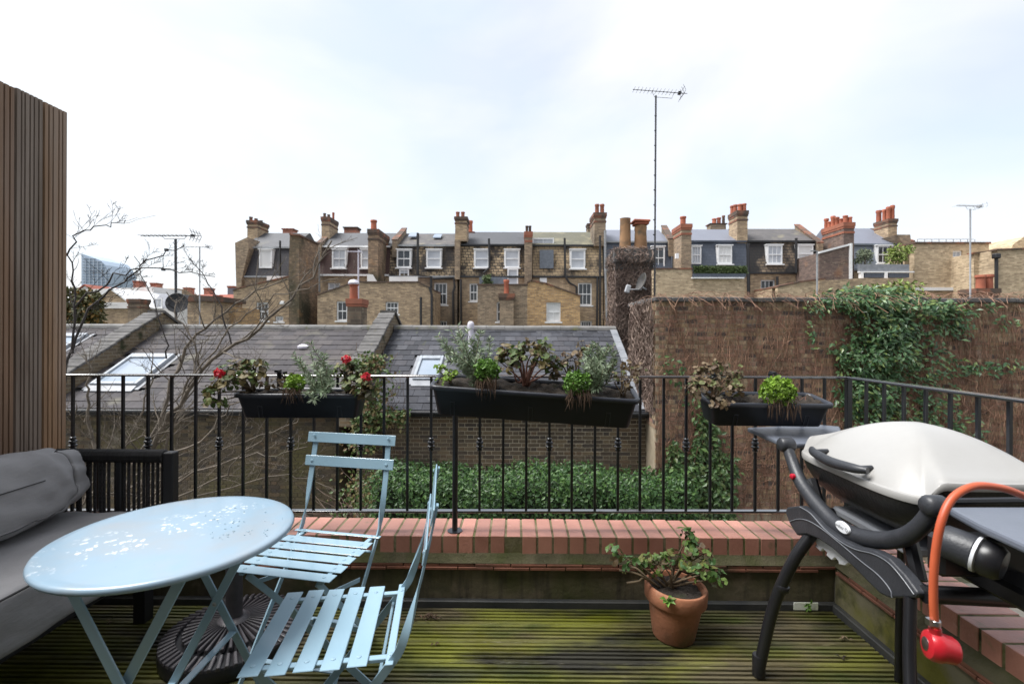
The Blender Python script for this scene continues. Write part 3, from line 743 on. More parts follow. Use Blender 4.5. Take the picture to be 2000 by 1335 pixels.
def yagi(name, label, base, top, bx0, bx1, Y, mr=.022, mat='aerial', by=None, refl=1, n=12, tilt=0):
    """TV aerial: mast, boom, elements and reflector"""
    t = thing(name, at(*base, Y), label, 'aerial')
    a, b = at(*base, Y), at(*top, Y)
    obj('mast', MB().tube([a, b], mr, 8), mat, t, smooth=40)
    yb = by if by is not None else top[1] - 8
    p, q = at(bx0, yb - tilt, Y), at(bx1, yb + tilt, Y)
    br = max(.006, mr * .34)
    bo = obj('boom', MB().tube([p, q], br, 6).tube([p.lerp(q, .35), p.lerp(q, .4) + V((0, 0, b.z - p.z)) * .95, p.lerp(q, .72) + V((0, 0, b.z - p.z)) * .95, p.lerp(q, .76)], br * .7, 5), mat, t)
    m = MB()
    for i in range(n):
        c = p.lerp(q, .02 + .82 * i / n)
        m.tube([c + V((0, -.15, 0)), c + V((0, .15, 0))], br * .5, 5).cbox(c, (.02, .022, .022))
    obj('elements', m, mat, bo)
    m = MB()
    c = p.lerp(q, .93)
    L_ = (q.x - p.x) * .085
    for s in (1, -1):
        for k in range(4):
            m.tube([c + V((0, -.18 + .12 * k, 0)), c + V((-L_ * .55, -.18 + .12 * k, s * L_ * 1.15))], br * .6, 5)
        m.tube([c + V((-L_ * .3, -.2, s * L_ * .6)), c + V((-L_ * .3, .2, s * L_ * .6))], br * .6, 5)
    m.cbox(p.lerp(q, .86), (.07, .09, .06))
    obj('reflector', m, mat, bo)
    return t
ya = yagi('roof_aerial', 'very tall mast aerial rising beside the overgrown chimney', (1276, 980), (1281, 187), 1236, 1342, 11.9, .023, by=179, tilt=4)
m = MB()
for i in range(12):
    c = at(1276.5 + i * .37, 545 - i * 29, 11.9); m.lathe([(.023, -.012), (.03, -.008), (.03, .008), (.023, .012)], c, 8)
obj('joint_collars', m, 'aerial', ya)
yb = yagi('roof_aerial', 'dark aerial mast with round black dish behind the ribbed parapet', (344, 690), (343, 467), 275, 393, 12.6, .032, by=460)
m = MB().tube([at(343, 489, 12.6), at(325, 488, 12.6)], .012, 6).cbox(at(325, 488, 12.6), (.07, .07, .07)).tube([at(343, 527, 12.6), at(320, 526, 12.6)], .012, 6).cbox(at(319, 526, 12.6), (.07, .07, .07)).tube([at(319, 526, 12.6), at(318, 503, 12.6)], .008, 5)
obj('side_arms', m, 'aerial', yb)
c = at(347, 592, 12.5)
Rm = Matrix.Rotation(rad(18), 3, 'Z') @ Matrix.Rotation(rad(82), 3, 'X')
obj('dish', MB().lathe([(.03, .0), (.15, .015), (.24, .045), (.265, .07), (.255, .08), (.15, .03), (.03, .015)], c, 22, Rm), 'dish', yb, smooth=50)
obj('dish_arm', MB().tube([c + V((0, 0, -.2)), c + V((-.05, -.28, -.05))], .014, 6).cbox(c + V((-.05, -.28, -.02)), (.07, .1, .07)), 'aerial', yb)
yagi('roof_aerial', 'thin pale aerial behind the dark dish mast', (390, 896), (390, 482), 363, 412, 16, .02, 'aerial_pale', by=482, n=6)
yagi('roof_aerial', 'white pole aerial rising in front of the brown-tiled mansard', (700, 692), (700, 492), 678, 706, 13, .022, 'vent_pipe', by=491, n=5)
yagi('roof_aerial', 'rusty-footed aerial pole before the tan corner block', (1895, 953), (1895, 408), 1868, 1920, 13, .02, 'aerial_pale', by=402, n=8, tilt=1)

# ================================================================ FAR TERRACE (backs of brick houses)
TY = 34.0
def xz(px, py, Y):
    p = at(px, py, Y); return p.x, p.z
def wall_holes(mb, x0, x1, z0, z1, Y, dep, holes):
    xs = sorted({x0, x1} | {h[0] for h in holes} | {h[1] for h in holes}); zs = sorted({z0, z1} | {h[2] for h in holes} | {h[3] for h in holes})
    xs = [x for x in xs if x0 <= x <= x1]; zs = [z for z in zs if z0 <= z <= z1]
    for i in range(len(xs) - 1):
        j = 0
        while j < len(zs) - 1:
            cx, c_z = (xs[i] + xs[i + 1]) / 2, (zs[j] + zs[j + 1]) / 2
            if any(h[0] < cx < h[1] and h[2] < c_z < h[3] for h in holes): j += 1; continue
            k = j
            while k + 1 < len(zs) - 1 and not any(h[0] < cx < h[1] and h[2] < (zs[k + 1] + zs[k + 2]) / 2 < h[3] for h in holes): k += 1
            mb.box((xs[i], Y, zs[j]), (xs[i + 1], Y + dep, zs[k + 1])); j = k + 1
def window(parent, r, Y, glass='glass_dark', cols=2, rows=2, sill=True, proud=False, name='window', fr=.09, arch=False):
    """sash window: frame and glazing bars, with pane and sill below it. r = px rectangle"""
    x0, z1 = xz(r[0], r[1], Y); x1, z0 = xz(r[2], r[3], Y)
    yf = Y - .14 if proud else Y + .10
    m = MB()
    d = .10
    for (a, b, c, e) in ((x0, x0 + fr, z0, z1), (x1 - fr, x1, z0, z1), (x0 + fr, x1 - fr, z1 - fr, z1), (x0 + fr, x1 - fr, z0, z0 + fr)):
        m.box((a, yf, c), (b, yf + d, e))
    zm = (z0 + z1) / 2
    if rows > 1: m.box((x0 + fr, yf + .01, zm - .035), (x1 - fr, yf + d - .01, zm + .035))
    for i in range(1, cols):
        xx = x0 + fr + (x1 - x0 - 2 * fr) * i / cols; m.box((xx - .017, yf + .02, z0 + fr), (xx + .017, yf + d - .02, zm - .036 if rows > 1 else z1 - fr))
        if rows > 1: m.box((xx - .017, yf + .02, zm + .036), (xx + .017, yf + d - .02, z1 - fr))
    if rows > 2:
        for zz in ((z0 + fr + zm) / 2, (z1 - fr + zm) / 2): m.box((x0 + fr, yf + .025, zz - .015), (x1 - fr, yf + d - .025, zz + .015))
    if proud:   # dormer cheeks and lid
        m.box((x0 - .05, yf + d + .002, z0 - .05), (x0 + .0, Y + .6, z1 + .06)).box((x1, yf + d + .002, z0 - .05), (x1 + .05, Y + .6, z1 + .06)).box((x0 - .08, yf - .04, z1 + .002), (x1 + .08, Y + .6, z1 + .07))
    wn = obj(name, m, 'sash', parent)
    obj('pane', MB().box((x0 + fr * .7, yf + .055, z0 + fr * .7), (x1 - fr * .7, yf + .075, z1 - fr * .7)), glass, wn)
    if sill: obj('sill', MB().box((x0 - .1, yf - .12, z0 - .09), (x1 + .1, yf + .12, z0 - .003)), 'sash', wn)
    return (x0, x1, z0, z1)
def hole(r, Y):
    x0, z1 = xz(r[0], r[1], Y); x1, z0 = xz(r[2], r[3], Y); return (x0, x1, z0, z1)
def house(name, label, px0, px1, yr, ym, yb, wallmat, manmat, roofmat, cat='house', wins=(), dorm=(), Y=TY, ridge_px=None, gut='pipe_grey'):
    """terrace house back: brick wall with openings, steep mansard band, shallow roof. yr/ym/yb = px rows of ridge, mansard top and mansard foot"""
    xm = (px0 + px1) / 2
    x0, x1 = at(px0, 600, Y).x, at(px1, 600, Y).x
    t = thing(name, ((x0 + x1) / 2, Y, GZ), label, cat)
    zb = at(xm, yb, Y).z; zm = at(xm, ym, Y + .45).z; zr = at(xm, yr, Y + 3.2).z
    m = MB(); wall_holes(m, x0, x1, GZ, zb, Y, .35, [hole(w_[0], Y) for w_ in wins]); m.box((x0, Y + .9, GZ), (x1, Y + 6.4, zb))
    obj('wall', m, wallmat, t)
    obj('mansard', MB().hexa([(x0, Y - .04, zb), (x1, Y - .04, zb), (x1, Y + .42, zm), (x0, Y + .42, zm)], [(x0, Y + 6, zb), (x1, Y + 6, zb), (x1, Y + 6, zm), (x0, Y + 6, zm)]), manmat, t)
    obj('roof', MB().hexa([(x0, Y + .3, zm + .005), (x1, Y + .3, zm + .005), (x1, Y + 3.2, zr), (x0, Y + 3.2, zr)], [(x0, Y + 6.2, zm + .005), (x1, Y + 6.2, zm + .005), (x1, Y + 3.4, zr), (x0, Y + 3.4, zr)]), roofmat, t)
    obj('gutter', MB().box((x0, Y + .24, zm - .06), (x1, Y + .40, zm + .06)), gut, t); obj('string_gutter', MB().box((x0, Y - .14, zb - .08), (x1, Y - .045, zb + .05)), gut, t)
    for w_ in wins: window(t, w_[0], Y, *w_[1:])
    for d_ in dorm: window(t, d_[0], Y + .16, *d_[1:], proud=True)
    return t
def ext(parent, pts, Y, dep, mat, wins=(), name='rear_extension', coping=True):
    """projecting rear wing: polygon front (px, first two points = bottom left, bottom right) with rectangular openings below its lowest top corner"""
    tops = [at(x, y, Y) for x, y in pts]
    zt = min(p.z for p in tops); xs = [p.x for p in tops]
    m = MB(); wall_holes(m, min(xs), max(xs), GZ, zt, Y, .3, [hole(w_[0], Y) for w_ in wins]); m.box((min(xs), Y + .7, GZ), (max(xs), Y + dep, zt))
    poly = [p for p in tops]
    if max(p.z for p in tops) - zt > .05:
        poly = [V((min(xs), Y, zt))] + [p for p in tops] + [V((max(xs), Y, zt))]
        cl = [poly[0]]
        for p in poly[1:]:
            if (p - cl[-1]).length > .01: cl.append(p)
        m.prism(cl, (0, dep, 0))
    e = obj(name, m, mat, parent)
    if coping:
        cm = MB()
        for a, b in zip(tops, tops[1:]):
            cm.hexa([a + V((-.03, -.06, .003)), b + V((.03, -.06, .003)), b + V((.03, -.06, .09)), a + V((-.03, -.06, .09))], [a + V((-.03, dep, .003)), b + V((.03, dep, .003)), b + V((.03, dep, .09)), a + V((-.03, dep, .09))])
        obj('coping', cm, 'cornice', e)
    for w_ in wins: window(e, w_[0], Y, *w_[1:])
    return e
def pipes(parent, segs, Y, r=.07, mat='pipe', name='drainpipe'):
    for s in segs:
        m = MB().tube([at(x, y, Y) for x, y in s], r, 7); obj(name, m, mat, parent, smooth=40)
def rake(parent, a, b, Y, w_px=9, dep=.5, mat='fb_brown'):
    """raised party wall running up the roof slope from a (near) to b (far)"""
    p, q = at(*a, Y), at(*b, Y + 3.2); s = w_px * Y / FPX
    m = MB().hexa([p + V((0, 0, -1.2)), p + V((s, 0, -1.2)), p + V((s, 0, 0)), p], [q + V((0, 0, -1.2)), q + V((s, 0, -1.2)), q + V((s, 0, 0)), q])
    o = obj('party_wall', m, mat, parent)
    obj('coping', MB().hexa([p + V((-.05, 0, .003)), p + V((s + .05, 0, .003)), p + V((s + .05, 0, .1)), p + V((-.05, 0, .1))], [q + V((-.05, 0, .003)), q + V((s + .05, 0, .003)), q + V((s + .05, 0, .1)), q + V((-.05, 0, .1))]), 'cornice', o)
def fuzz(name, label, px0, px1, py0, py1, Y, mat, n, parent=None, lf=.22, cat='shrub', round_=True, trunk=True):
    a, b = at(px0, py0, Y), at(px1, py1, Y); c = (a + b) / 2; rx, rz = (b.x - a.x) / 2, (a.z - b.z) / 2
    m = MB()
    cl = [(U(-.7, .7), U(-.5, .5), U(-.65, .75), U(.28, .55)) for _ in range(9)] if round_ else None
    for _ in range(n):
        if cl:
            q = rng.choice(cl); v = V((rng.gauss(0, 1), rng.gauss(0, 1), rng.gauss(0, 1))).normalized() * q[3] * U(.5, 1)
            p = V((q[0] + v.x, q[1] * .6 + v.y, q[2] + v.z))
        else: p = V((U(-1, 1), U(-.6, .6), U(-1, 1) ** 1)); v = V((U(-1, 1), -.5, U(0, 1)))
        p = c + V((p.x * rx, p.y * min(rx, rz) * .9, p.z * rz))
        m.leaf(p, v + V((U(-.5, .5), U(-.5, .5), U(-.6, .4))), V((U(-1, 1), -1, U(0, 1))), lf * U(.6, 1.2), lf * .5)
    if parent is not None:
        return obj(name, m, mat, parent, fix=False)
    t = thing(name, (c.x, Y, b.z), label, cat)
    obj('foliage', m, mat, t, fix=False)
    if trunk: obj('trunk', MB().tube([(c.x, Y, b.z - .3), (c.x + .05, Y, c.z), (c.x, Y, c.z + rz * .5)], [.07, .05, .02], 6), 'bark', t)
    return t

N = 'glass_net'; D = 'glass_dark'; BL = 'blind'
# --- house A
hA = house('terrace_house', 'end terrace house with dark slate mansard and a tall stained flank wall', 466, 566, 455, 484, 540, 'fb_brown', 'mans_slate', 'roof_grey',
           dorm=[((508, 488, 533, 524), BL, 1, 1, False)])
a = at(458, 472, TY - .3); b = at(482, 466, TY + 2); 
obj('end_gable', MB().prism([at(466, 640, TY - .3), at(462, 585, TY - .3), at(459, 474, TY - .3), at(483, 463, TY - .3), at(486, 484, TY - .3), at(472, 545, TY - .3), at(470, 640, TY - .3)], (0, 5.5, 0)), 'fb_brown', hA)
stack(hA, 483, 503, 430, 480, TY + 2.2, 1.3, 'fb_tan', [(490, 7, 426, .3, 'cornice'), (500, 7, 428, .3, 'cornice'), (510, 7, 431, .3, 'cornice')], 2, far=521)
stack(hA, 552, 572, 446, 462, TY + 5, .8, 'fb_red', [], 1, 'cornice_red')
ext(hA, [(456, 568), (470, 563), (563, 541), (567, 552)], 31.0, 2.9, 'fb_tan', [((500, 590, 524, 626), D, 3, 2), ((537, 617, 553, 628), N, 2, 1)], coping=True)
obj('flank_wall', MB().prism([at(564, 640, 30.2), at(584, 640, 30.2), at(584, 460, 30.2), at(566, 458, 30.2), at(564, 520, 30.2)], (0, 3.0, 0)), 'fb_flank', hA)
obj('flank_coping', MB().prism([at(565, 455, 30.1), at(565, 458.5, 30.1), at(585, 460.5, 30.1), at(585, 457, 30.1)], (0, 3.1, 0)), 'cornice', hA)
obj('terrace_screen', MB().pxpoly([(521, 555), (560, 548), (560, 539), (521, 539)], 31.6, .1), 'whitewall', hA)
pipes(hA, [[(547, 470), (547, 540), (540, 545)]], TY - .3)
obj('alarm_box', MB().cbox(at(551, 591, 30.95), (.3, .12, .22)), 'sash', hA, bevel=.03)
# --- house B
hB = house('terrace_house', 'terrace house with brown tile-hung mansard above a wide brick rear wing', 622, 760, 455, 482, 537, 'fb_tan', 'mans_brown', 'roof_grey',
           wins=[((640, 552, 664, 575), N, 2, 2)], dorm=[((650, 487, 677, 524), N, 2, 2), ((706, 487, 722, 524), N, 1, 2)], gut='sash')
stack(hB, 628, 643, 423, 480, TY + 1.8, 1.4, 'fb_tan', [(634, 6, 417, .3, 'cornice'), (642, 6, 419, .5, 'cornice'), (651, 5, 415, .3)], 2, far=658)
stack(hB, 672, 697, 443, 460, TY + 5, .8, 'fb_red', [], 2, 'cornice')
stack(hB, 719, 738, 447, 560, 32.2, 1.9, 'fb_flank', [(730, 13, 430, .5)], 2, 'cornice', zbot=GZ, far=758)
ext(hB, [(620, 577), (684, 555), (686, 552), (816, 552), (844, 566)], 30.4, 3.4, 'fb_tan', [((657, 588, 678, 626), D, 2, 2), ((753, 589, 778, 613), D, 3, 2)])
obj('terrace_fence', MB().pxpoly([(717, 552), (738, 552), (733, 545), (728, 536), (717, 535)], 30.6, .06), 'whitewall', hB)
fn = obj('terrace_fence', MB().pxpoly([(760, 552), (816, 552), (816, 540), (760, 540)], 30.7, .05), 'whitewall', hB)
pipes(hB, [[(622, 484), (624, 570)]], TY - .25, .07, 'pipe_grey'); pipes(hB, [[(822, 580), (822, 640)], [(839, 560), (843, 575), (843, 640)]], 30.2, .08)
rake(hB, (618, 476), (640, 458), TY)
# --- house C
hC = house('terrace_house', 'terrace house with blackened stone-block mansard and two roof lights', 760, 893, 456, 480, 540, 'fb_brown', 'mans_tan', 'roof_old',
           wins=[((848, 552, 873, 595), D, 3, 2), ((849, 626, 873, 645), D, 4, 1)], dorm=[((776, 488, 803, 523), D, 2, 2), ((834, 488, 862, 523), N, 1, 2)])
window(hC, (779, 525, 798, 553), TY - .15, N, 2, 1, False, False, 'balcony_door')
for r in ((797, 456, 817, 463), (845, 459, 864, 465)):
    a, b = at(r[0], r[3], TY + 1.6), at(r[2], r[1], TY + 2.4)
    obj('roof_light', MB().hexa([(a.x, a.y, a.z), (b.x, a.y, a.z), (b.x, a.y, a.z + .08), (a.x, a.y, a.z + .08)], [(a.x, b.y, b.z), (b.x, b.y, b.z), (b.x, b.y, b.z + .08), (a.x, b.y, b.z + .08)]), 'skyglass', hC)
stack(hC, 889, 911, 423, 545, TY + .1, 1.5, 'fb_tan', [(894, 8, 414, .4, 'cornice_red'), (904, 8, 414, .4, 'cornice_red')], 2, 'cornice', zbot=at(900, 470, TY).z)
stack(hC, 913, 926, 452, 462, TY + 3, .8, 'fb_red', [(919, 9, 431, .4)], 1, 'cornice_red')
obj('party_pier', MB().pxpoly([(888, 545), (898, 545), (898, 468), (888, 468)], TY - .3, 1), 'fb_brown', hC)
pipes(hC, [[(816, 455), (816, 537), (842, 540), (842, 640)], [(846, 544), (886, 542), (888, 560), (885, 570), (886, 640)]], TY - .3, .09)
rake(hC, (766, 470), (786, 447), TY)
# --- house D
hD = house('terrace_house', 'terrace house with tall white balcony door and stained narrow rear wing', 897, 1030, 453, 479, 540, 'fb_tan', 'mans_tan', 'roof_grey',
           wins=[((917, 553, 933, 588), D, 2, 2)], dorm=[((927, 488, 955, 523), N, 1, 2), ((986, 488, 1014, 523), N, 1, 2)], gut='pipe')
window(hD, (991, 524, 1012, 557), TY - .2, N, 1, 1, False, False, 'balcony_door')
ext(hD, [(933, 557), (1030, 557)], 30.6, 3.1, 'fb_brown', [((970, 589, 981, 628), D, 1, 2)])
e = stack(hD, 976, 1003, 573, 640, 30.2, .9, 'fb_brown', [(989, 11, 546, .4)], 1, 'cornice', zbot=GZ)
pipes(hD, [[(955, 466), (956, 522), (945, 533)], [(900, 545), (901, 640)]], TY - .32, .08)
stack(hD, 1025, 1039, 452, 560, TY - .5, 1.4, 'fb_brown', [(1029, 6, 441, .3, 'cornice'), (1035, 6, 441, .3, 'cornice')], 2, 'cornice_red', zbot=GZ)
obj('terrace_rail', MB().pxpoly([(936, 557), (990, 557), (990, 541), (936, 541)], 30.9, .05), 'panel_grey', hD)
fuzz('shrub', 'small dark shrub on the flat roof beside the balcony door', 943, 960, 538, 557, 30.75, 'leaf_far', 160, trunk=False)
# --- house E
hE = house('terrace_house', 'terrace house with clean pale mansard, a grey panel and orange gabled wing', 1040, 1178, 453, 480, 540, 'fb_tan', 'mans_light', 'roof_green',
           wins=[((1129, 552, 1156, 596), D, 3, 2), ((1134, 626, 1156, 645), D, 4, 1)], dorm=[((1114, 488, 1142, 525), N, 1, 2)], gut='pipe')
window(hE, (1040, 464, 1082, 482), TY + .6, N, 2, 1, False, False, 'dormer_window')
a, b = at(1054, 488, TY), at(1081, 524, TY)
obj('blind_window', MB().box((a.x, TY - .05, b.z), (b.x, TY + .4, a.z)), 'panel_grey', hE)
ext(hE, [(1030, 553), (1038, 549), (1068, 555), (1133, 579)], 30.6, 3.1, 'fb_orange', [((1067, 590, 1095, 628), BL, 2, 2)])
stack(hE, 1161, 1183, 415, 470, TY, 1.8, 'fb_brown', [(1166, 9, 399, .4, 'cornice_red'), (1176, 9, 399, .4, 'cornice_red')], 2, zbot=at(1170, 480, TY).z)
stack(hE, 1148, 1162, 436, 470, TY + 3.5, .8, 'fb_brown', [], 2)
pipes(hE, [[(1103, 465), (1104, 540), (1112, 552), (1126, 560), (1128, 640)], [(1167, 540), (1166, 640)], [(1172, 460), (1172, 640)]], TY - .3, .08)
obj('wall_vent', MB().cbox(at(1061, 548, TY - .02), (.5, .1, .4)), 'sash', hE)
# --- house F
hF = house('terrace_house', 'terrace house with smooth lavender roof half hidden by the overgrown chimney', 1180, 1312, 449, 473, 527, 'fb_tan', 'mans_blue', 'roof_lav',
           dorm=[((1273, 482, 1297, 526), D, 2, 2, False)], gut='pipe_grey')
rake(hF, (1306, 468), (1292, 442), TY, 10)
stack(hF, 1331, 1350, 437, 545, 32.4, 1.8, 'fb_brown', [(1334, 12, 423, .5)], 2, 'cornice_red', zbot=GZ, far=1312)
pipes(hF, [[(1182, 450), (1182, 520), (1186, 640)]], TY - .3, .09, 'pipe_grey')
obj('lantern', MB().cbox(at(1322, 500, 32.3), (.2, .2, .35)), 'sash', hF)
# --- house G
hG = house('terrace_house', 'terrace house with smooth blue slate mansard and a clipped hedge on its flat roof', 1349, 1461, 448, 472, 535, 'fb_yellow', 'mans_blue', 'roof_lav',
           dorm=[((1349, 481, 1368, 516), N, 3, 2, False), ((1401, 480, 1428, 516), BL, 3, 2)], gut='mans_blue')
ext(hG, [(1276, 526), (1352, 526), (1352, 541), (1454, 541)], 30.5, 3.2, 'fb_yellow')
obj('planter_trough', MB().pxpoly([(1354, 541), (1457, 541), (1457, 534), (1354, 534)], 30.3, .5), 'mans_blue', hG)
obj('parapet_line', MB().pxpoly([(1352, 543.5), (1454, 543.5), (1454, 541.2), (1352, 541.2)], 30.25, .2), 'sash', hG)
fuzz('roof_hedge', 'long clipped hedge in a trough on the yellow brick roof', 1356, 1457, 521, 535, 30.5, 'leaf_far', 2600, lf=.16, cat='hedge', round_=False, trunk=False)
stack(hG, 1440, 1460, 411, 480, TY + .4, 1.6, 'fb_tan', [(1428, 9, 402, .4), (1436, 9, 400, .5), (1445, 9, 399, .5), (1454, 9, 398, .4)], 2, 'cornice', zbot=at(1440, 475, TY).z, far=1421)
stack(hG, 1388, 1418, 436, 450, TY + 5, .8, 'fb_brown', [(1395, 9, 427, .3), (1404, 8, 425, .3), (1413, 6, 421, .3, 'cornice')], 1)
pipes(hG, [[(1461, 475), (1462, 575)]], TY - .4, .12)
# --- house H
hH = house('terrace_house', 'terrace house with soot-blackened mansard and mossy grey roof', 1462, 1602, 447, 472, 533, 'fb_tan', 'mans_black', 'roof_old',
           wins=[((1486, 546, 1514, 580), D, 3, 2)], dorm=[((1497, 479, 1526, 516), N, 3, 2), ((1556, 479, 1586, 514), BL, 1, 2)], gut='pipe')
window(hH, (1562, 517, 1584, 546), TY - .2, D, 1, 1, False, False, 'balcony_door')
ext(hH, [(1519, 561), (1560, 552), (1612, 545)], 30.8, 3, 'fb_yellow')
rake(hH, (1598, 475), (1552, 440), TY, 10)
pipes(hH, [[(1555, 465), (1555, 533)], [(1518, 540), (1518, 590)]], TY - .3, .09)
pipes(hH, [[(1596, 585), (1596, 490), (1583, 490)]], 30.4, .06, 'pipe_grey', 'white_pole')
# --- house I
hI = house('terrace_house', 'terrace house with grey mansard, red pots and planted roof balcony', 1664, 1784, 446, 478, 527, 'fb_tan', 'mans_grey', 'roof_lav',
           dorm=[((1711, 480, 1742, 515), D, 3, 2)], gut='mans_grey')
stack(hI, 1648, 1668, 434, 480, 32.4, 1.6, 'fb_dark', [(1612, 9, 427, .3), (1620, 8, 433, .6), (1627, 9, 422, .3), (1635, 8, 424, .8), (1643, 8, 427, .3), (1651, 9, 421, .5), (1666, 9, 424, .4), (1659, 8, 425, .9)], 2, 'cornice_red', zbot=GZ, far=1602)
obj('side_wall', MB().prism([at(1600, 600, 31.4), at(1664, 600, 31.4), at(1664, 476, 31.4), at(1600, 494, 31.4)], (0, 3, 0)), 'fb_dark', hI)
obj('awning_beam', MB().prism([at(1600, 495, 31.3), at(1664, 478, 31.3), at(1664, 474.5, 31.3), at(1600, 491, 31.3)], (0, .3, 0)).prism([at(1661, 547, 31.25), at(1665, 547, 31.25), at(1665, 475, 31.25), at(1661, 475, 31.25)], (0, .2, 0)), 'sash', hI)
obj('low_wall', MB().pxpoly([(1600, 600), (1788, 600), (1788, 543), (1680, 543), (1600, 548)], 30.6, .5), 'fb_tan', hI)
obj('balcony', MB().pxpoly([(1679, 529), (1776, 529), (1776, 516), (1679, 516)], 31.0, .2), 'lead', hI)
obj('balcony_rail', MB().pxpoly([(1679, 532), (1786, 532), (1786, 529.5), (1679, 529.5)], 30.9, .2).pxpoly([(1681, 543), (1687, 543), (1687, 532), (1681, 532)], 30.9, .2).pxpoly([(1728, 543), (1734, 543), (1734, 532), (1728, 532)], 30.9, .2), 'sash', hI)
obj('planter_box', MB().pxpoly([(1689, 542), (1727, 542), (1727, 533), (1689, 533)], 30.95, .4), 'mans_blue', hI); obj('planter_box', MB().pxpoly([(1736, 542), (1776, 542), (1776, 533), (1736, 533)], 30.95, .4), 'mans_blue', hI)
stack(hI, 1735, 1752, 427, 480, TY + 1.0, 1.6, 'fb_tan', [(1709, 10, 411, .4), (1716, 7, 411, .9), (1726, 8, 409, .5), (1735, 8, 404, .5), (1743, 8, 401, .5)], 2, 'cornice', zbot=at(1730, 478, TY + 1).z, far=1702)
rake(hI, (1772, 472), (1700, 448), TY, 14)
obj('end_gable', MB().prism([at(1763, 600, TY - .2), at(1786, 600, TY - .2), at(1782, 500, TY - .2), at(1778, 458, TY - .2), at(1752, 458, TY - .2), at(1766, 480, TY - .2)], (0, 5, 0)), 'fb_brown', hI)
fuzz('olive_shrub', 'grey-green olive bush on the planted roof balcony', 1670, 1707, 484, 518, 31.4, 'leaf_far_olive', 420, lf=.2)
fuzz('lime_shrub', 'bright lime-green bush on the planted roof balcony', 1735, 1787, 480, 516, 31.4, 'leaf_far_lime', 640, lf=.22)
# --- corner blocks
bJ = thing('corner_block', at(1858, 640, 31.8), 'flat-roofed tan brick block with one small window above another', 'building')
m = MB(); a, b = at(1786, 476, 31.8), at(1931, 600, 31.8)
wr = [((1861, 489, 1880, 513), N, 2, 2), ((1864, 535, 1878, 561), N, 2, 2)]
wall_holes(m, a.x, b.x, GZ, a.z, 31.8, .4, [hole(w_[0], 31.8) for w_ in wr]); m.box((a.x, 32.6, GZ), (b.x, 38, a.z))
m.prism([at(1786, 600, 31.8), at(1781, 600, 31.8), at(1784, 520, 31.8)][::-1], (0, 3, 0))
obj('wall', m, 'fb_yellow', bJ)
for w_ in wr: window(bJ, w_[0], 31.8, *w_[1:])
obj('parapet', MB().box((a.x - .05, 31.7, a.z + .003), (b.x + .05, 38.1, a.z + .12)), 'cornice', bJ)
obj('white_band', MB().pxpoly([(1788, 567), (1895, 567), (1895, 561), (1788, 561)], 31.6, .3), 'sash', bJ)
m = MB()
for px in range(1792, 1905, 14): m.tube([at(px, 476, 33), at(px, 467, 33)], .025, 5)
m.tube([at(1792, 467, 33), at(1902, 467, 33)], .025, 5)
obj('roof_rail', m, 'aerial_pale', bJ)
bK = thing('corner_block', at(1960, 640, 29), 'tan brick block at the wall end with a black downpipe', 'building')
obj('wall', MB().pxpoly([(1949, 620), (2120, 620), (2120, 482), (1949, 488)], 29, 6), 'fb_yellow', bK)
obj('side_wing', MB().pxpoly([(1902, 620), (1949, 620), (1949, 489), (1902, 495)], 30.2, 5), 'fb_yellow', bK)
obj('upper_wall', MB().pxpoly([(1975, 486), (2120, 486), (2120, 440), (2000, 462), (1978, 478)], 31.5, 3), 'fb_yellow', bK)
obj('coping', MB().pxpoly([(1947, 488.5), (2122, 482.5), (2122, 480), (1947, 485.5)], 28.9, .5).pxpoly([(1900, 495.5), (1948, 489.5), (1948, 487.5), (1900, 493)], 30.1, .4), 'cornice', bK)
pipes(bK, [[(1946, 498), (1946, 600)]], 28.8, .09)
obj('hopper', MB().cbox(at(1946, 500, 28.75), (.36, .3, .3)), 'pipe', bK, bevel=.05)
s_ = stack(bK, 1907, 1950, 563, 600, 28.0, 1.0, 'fb_dark', [(1915, 17, 537, .4), (1930, 17, 536, .5)], 1, zbot=GZ)

# ================================================================ FAR LEFT SKYLINE
def gable(name, label, px0, px1, pe, pa, Y, wallmat, roofmat, dep=8, px_apex=None, extra=None, pbot=640, cat='house'):
    ap = px_apex or (px0 + px1) / 2
    t = thing(name, at((px0 + px1) / 2, 655, Y), label, cat)
    obj('wall', MB().prism([at(px0, pbot, Y), at(px1, pbot, Y), at(px1, pe, Y), at(ap, pa, Y), at(px0, pe, Y)], (0, dep, 0)), wallmat, t)
    p0, p1, pm_ = at(px0, pe, Y), at(px1, pe, Y), at(ap, pa, Y)
    o = V((0, -.15, .05)); d_ = V((0, dep + .3, 0)); th = V((0, 0, .15))
    m = MB().hexa([p0 + o + V((-.2, 0, -.1)), pm_ + o, pm_ + o + th, p0 + o + th + V((-.2, 0, -.1))], [p0 + o + d_ + V((-.2, 0, -.1)), pm_ + o + d_, pm_ + o + d_ + th, p0 + o + d_ + th + V((-.2, 0, -.1))])
    m.hexa([pm_ + o, p1 + o + V((.2, 0, -.1)), p1 + o + th + V((.2, 0, -.1)), pm_ + o + th], [pm_ + o + d_, p1 + o + d_ + V((.2, 0, -.1)), p1 + o + d_ + th + V((.2, 0, -.1)), pm_ + o + d_ + th])
    obj('roof', m, roofmat, t)
    return t
g1 = gable('gabled_house', 'brick gable end with white band beyond the mews roofs', 172, 262, 600, 566, 42, 'fb_tan', 'sash', pbot=650)
obj('band', MB().pxpoly([(168, 602), (262, 602), (262, 590), (168, 590)], 41.8, .3), 'whitewall', g1)
obj('render_wall', MB().pxpoly([(165, 600), (300, 600), (300, 560), (165, 565)], 47, 4), 'whitewall', g1)
stack(g1, 250, 273, 583, 640, 38, 1, 'fb_brown', [], 2, 'cornice', zbot=GZ)
stack(g1, 257, 269, 568, 600, 46, 1, 'fb_red', [], 1, 'cornice_red', zbot=GZ)
